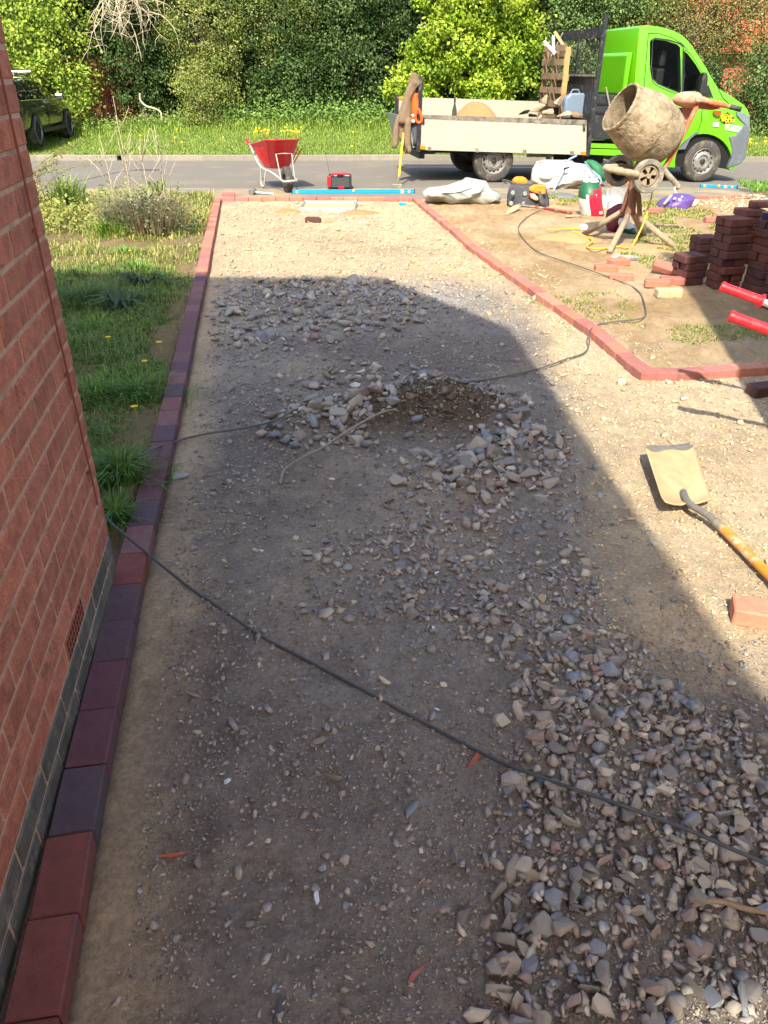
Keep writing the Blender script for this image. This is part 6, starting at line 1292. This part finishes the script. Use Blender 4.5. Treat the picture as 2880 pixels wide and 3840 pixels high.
put_grass('verge_grass', 'bright mown grass verge with longer grass under the hedge', X, Y, Z - .01, h, rng.uniform(.2, .9, n), .012 + .010 * long_, ['#809a38', '#728d32', '#8ea445', '#6a8630', '#9aa850'])
n = 125000; Y = 2.35 * (12.5 / 2.35) ** rng.random(n); X = xl(Y) - .13 - rng.random(n) ** 1.2 * (1.2 + .42 * Y)
bare = .42 * vnoise(X, Y, 1.5, 51) + .5 * vnoise(X, Y, 4.5, 52) + .25 * vnoise(X, Y, 13, 53) + .14 - .5 * sst(.3, .0, xl(Y) - .1 - X) * sst(9, 6, Y) - .5 * np.exp(-((Y - 8.7 - .25 * np.sin(X * 3)) / .28) ** 2)
k = rng.random(n) < np.clip(.5 + 2.0 * bare, 0.02, 1); X, Y, bare = X[k], Y[k], bare[k]; n = len(X)
h = np.clip(.028 + .10 * np.clip(bare, -.1, .5) + .02 * rng.random(n), .02, .12) * np.where(Y > 8.9, 1.6, 1)
put_grass('lawn_grass', 'patchy front lawn grass left of the drive', X, Y, zyard(X, Y) - .005, h * rng.uniform(.6, 1.5, n), rng.uniform(.3, 1.2, n), .0035 + .0006 * Y, ['#5f7d36', '#6d8a3e', '#567232', '#7f964a', '#8d9858'])
def tuft(name, label, px, py, n_, rad, hh, wd, cols, cat='grass tuft', lean=(.3, 1.1), grp=None):
    c = gy(px, py); a = rng.uniform(0, 2 * np.pi, n_); r_ = np.minimum(np.abs(rng.normal(0, .55, n_)), 1.2) * rad; X = c.x + np.cos(a) * r_; Y = c.y + np.sin(a) * r_
    V, Fc = blades(np.stack([X, Y, zyard(X, Y) - .01], 1), hh * rng.uniform(.5, 1.15, n_), rng.uniform(*lean, n_), wd, a + rng.normal(0, .5, n_))
    o = np_obj(name, V, Fc, m_grass, np.repeat(hues(n_, cols, .22), 5, 0)); tag(o, label, cat, grp); return o
GR2 = ['#5f8238', '#6d9042', '#527230', '#7c9a4c']
GR = ['#6d963c', '#7fa848', '#5c8434', '#8cb052']
tuft('grass_tuft', 'tall lush grass tuft between the brick corner and the edging', 455, 1790, 620, .17, .155, .007, GR2)
tuft('grass_tuft', 'lush grass tuft against the brick wall corner', 440, 1950, 300, .10, .12, .006, GR2)
tuft('grass_tuft', 'broad lush grass tuft beside the edging by the dandelions', 520, 1480, 700, .26, .12, .006, GR2)
tuft('grass_tuft', 'dark arching grass clump in the shaded lawn', 330, 1130, 620, .36, .17, .007, ['#5f7a40', '#6b8648', '#55703a'])
tuft('grass_tuft', 'small grass tuft at the end of the lavender', 410, 885, 260, .22, .24, .012, ['#8aa845', '#9ab552'])
tuft('daffodil_leaves', 'clump of long strappy daffodil leaves in the front garden', 265, 800, 150, .22, .52, .03, ['#8aa352', '#7a9648', '#98ae62'], 'plant', (.15, .7))
tuft('daffodil_leaves', 'loose strappy leaves right of the lavender bush', 600, 760, 40, .2, .45, .025, ['#8aa352', '#7a9648'], 'plant', (.15, .7))
tuft('dock_weed', 'dark broad leaved weed in the shaded lawn', 460, 1165, 26, .07, .2, .045, ['#41593a', '#4d6642'], 'weed', (.9, 1.5))
tuft('dock_weed', 'dark broad leaved weed further back in the shaded lawn', 545, 1075, 22, .08, .2, .045, ['#41593a', '#4d6642'], 'weed', (.9, 1.5))
for i, (px, py) in enumerate(((520, 1015), (470, 955), (380, 1480), (360, 1230))): tuft('grass_tuft', ['grass tuft at the sunlit lawn corner by the edging', 'grass tuft on the sunlit strip of lawn', 'grass tuft low in the shaded lawn by the wall', 'dark grass tuft halfway along the shaded lawn'][i], px, py, 160, .14, .12, .007, GR)
# lavender, groundcover and dead stalks
c = gy(540, 880); lv = thing('lavender_bush', 'grey green twiggy lavender bush in the front garden', 'shrub', c)
n = 900; a = rng.uniform(0, 2 * np.pi, n); r_ = rng.random(n) ** .6 * .40; X = c.x + np.cos(a) * r_ * 1.25; Y = c.y + .1 + np.sin(a) * r_ * .8
V, Fc = blades(np.stack([X, Y, zyard(X, Y) + rng.random(n) * .1], 1), .60 * (1 - (r_ / .5) ** 2 * .5) * rng.uniform(.5, 1.05, n), rng.uniform(.3, .9, n), .008, a); V -= np.array(c[:])
np_obj('stems', V, Fc, m_grass, np.repeat(hues(n, ['#b0a884', '#9c9a72', '#bdb090', '#8a8c66', '#b5987c'], .2), 5, 0), lv)
cen = np.stack([X - c.x + rng.normal(0, .05, n), Y - c.y, rng.uniform(.05, .42, n) * (1 - (r_ / .6) ** 2)], 1); V, Fc, col = leaf_mesh(cen, 4, .03, .035, ['#8d9470', '#7d8560', '#9ca07c'], np.tile([[0, -.3, .6]], (n, 1))); np_obj('leaves', V, Fc, m_leaf, col, lv)
for i, (px, py, hh) in enumerate(((495, 800, 1.15), (430, 810, .8), (560, 800, .8), (620, 790, .75))):
    c = gy(px, py); ds_ = thing('dead_stalk', ['tall dry branching flower stalk above the lavender', 'dry pale stalk left of the tall branching one', 'dry pale stalk right of the tall branching one', 'dry pale stalk nearest the edging'][i], 'dead stalk', c)
    b = MB(); b.tube(smooth_pts([(0, 0, 0), (.02, 0, hh * .5), (-.02, .02, hh)]), .006, 5); rr = random.Random(i)
    for j in range(9):
        z = hh * rr.uniform(.35, .95); d = Vector((rr.uniform(-1, 1), rr.uniform(-.4, .4), rr.uniform(.5, 1.2))).normalized() * rr.uniform(.15, .4); b.tube([(0, 0, z), d * .5 + Vector((0, 0, z)), d + Vector((0, 0, z + .03))], [.005, .004, .003], 4)
    b.build('stem', m_dead, ds_, smooth='all')
    b = MB()
    for j in range(7):
        q = Vector((rr.uniform(-.25, .25), rr.uniform(-.1, .1), hh * rr.uniform(.7, 1.1))); b.box(q, (.011, .011, .011), Euler((j, j * 2, 0)).to_matrix())
    b.build('seed_head', m_bark, ds_)
n = 5200; X = rng.uniform(-6.5, -2.75, n); Y = rng.uniform(9.3, 12.1, n); k = (X < xl(Y) - .5) & (vnoise(X, Y, 1.8, 61) > -.2); X, Y = X[k], Y[k]
cen = np.stack([X, Y, zyard(X, Y) + np.abs(rng.normal(0, .10, len(X)))], 1); V, Fc, col = leaf_mesh(cen, 3, .05, .045, ['#a0a854', '#b0b25e', '#8d9c4a', '#b5aa66'], np.tile([[0, -.3, .7]], (len(X), 1))); o = np_obj('ground_cover', V, Fc, m_leaf, col); tag(o, 'low yellow green ground cover in the front garden', 'plants', kind='stuff')
c = gy(200, 690); tw = thing('rose_branch', 'thin arching twig with small leaves beside the brick wall', 'shrub', gy(110, 800))
for j in range(9):
    rr = random.Random(j + 40); p0 = tw.location; e = at(rr.uniform(110, 420), rr.uniform(520, 720), p0.y + rr.uniform(-.3, .3)) - p0; b = MB(); pts = smooth_pts([(0, 0, 0), e * .5 + Vector((-.1, 0, .15)), e]); b.tube(pts, .004, 4); b.build('stem', m_bark, tw)
    cen = np.array([pts[k_][:] for k_ in range(3, len(pts))]); V, Fc, col = leaf_mesh(cen, 6, .035, .035, ['#9a9c4a', '#a8a04c', '#86923f'], np.tile([[0, -.3, .7]], (len(cen), 1))); np_obj('leaves', V, Fc, m_leaf, col, tw)
# sparse grass on the soil at the right
def patch(poly, n, h, cols, label):
    X, Y = sample(poly, n); k = vnoise(X, Y, 3, 71) + .6 * vnoise(X, Y, 9, 72) > -.12; X, Y = X[k], Y[k]
    put_grass('sparse_grass', label, X, Y, zyard(X, Y) - .004, h * rng.uniform(.5, 1.4, len(X)), rng.uniform(.4, 1.3, len(X)), .004 + .0008 * Y, cols)
SG = ['#8f9c4c', '#a0a65a', '#7f8f44', '#aea868']
patch([(1330, 445), (1500, 435), (1560, 480), (1600, 560), (1330, 560), (1400, 500)], 9000, .035, SG, 'short worn grass behind the mixer and block stacks')
patch([(1180, 425), (1330, 420), (1330, 450), (1200, 452)], 2500, .035, SG, 'thin grass behind the tool bag and cement bag')
patch([(1310, 745), (1480, 715), (1659, 720), (1659, 745), (1500, 755), (1380, 745)], 1100, .022, ['#8a9a4c', '#9aa85a', '#7d8a44'], 'short green grass strip behind the right hand edging')
patch([(1120, 640), (1330, 640), (1420, 720), (1250, 700)], 1800, .02, SG, 'thin patchy grass on the dry soil right of the drive')
patch([(1330, 550), (1500, 545), (1500, 580), (1400, 590)], 1500, .03, SG, 'thin shaded grass before the block stacks')
patch([(1590, 408), (1680, 412), (1680, 430), (1630, 425)], 900, .08, GR, 'grass beside the pavement at the far right edge')
# dandelions
def dandelion(px, py, lab, sc=1.0):
    c = gy(px, py); d = thing('dandelion', lab, 'flower', (c.x, c.y, zy(c.x, c.y)), 0, 'dandelions')
    hh = .11 * sc; b = MB(); b.tube([(0, 0, 0), (.005, 0, hh * .5), (0, 0, hh)], .002, 5); b.build('stem', M_stem, d)
    b = MB()
    for i in range(26):
        a = i * 2.4; r_ = .021 * sc * (.4 + .6 * ((i % 5) / 4)); b.add([(0, 0, hh), (math.cos(a - .25) * r_ * .8, math.sin(a - .25) * r_ * .8, hh + .006), (math.cos(a) * r_, math.sin(a) * r_, hh + .008), (math.cos(a + .25) * r_ * .8, math.sin(a + .25) * r_ * .8, hh + .006)], [(0, 1, 2, 3)])
    b.build('flower_head', m_petal, d)
M_stem = M('green_stem', '#8fa65c', .6, .1); m_petal = M('dandelion_petal', '#f2c812', .6, .12, 60)
for px, py, l in ((494, 985, 'dandelion on the sunlit strip of lawn'), (417, 1330, 'dandelion in the shaded lawn nearest the brick wall'), (607, 1352, 'dandelion in the shaded lawn beside the edging'), (554, 1427, 'dandelion above the broad grass tuft'), (518, 1606, 'dandelion between the two lush tufts by the edging')): dandelion(px, py, l)
n = 90; X = rng.normal(0, 1, n); V, Fc = [], []
b = MB()
for i in range(52):
    if i < 26: px, py = random.uniform(950, 1150), random.gauss(512, 6)
    elif i < 34: px, py = random.uniform(2800, 2870), random.uniform(535, 560)
    else: px, py = random.uniform(350, 2880), random.uniform(470, 590)
    c = g(px, py); z = c.z + .10 + random.uniform(0, .06)
    b.lathe([(.0001, .012), (.02, .010), (.026, 0), (.0001, -.004)], (c.x, c.y, z), (random.gauss(0, .3), -.5, 1), 7); b.tube([(c.x, c.y, c.z), (c.x, c.y, z)], .003, 3)
o = b.build('dandelion_patch', m_petal); tag(o, 'yellow dandelions scattered along the grass verge', 'flowers', kind='stuff')
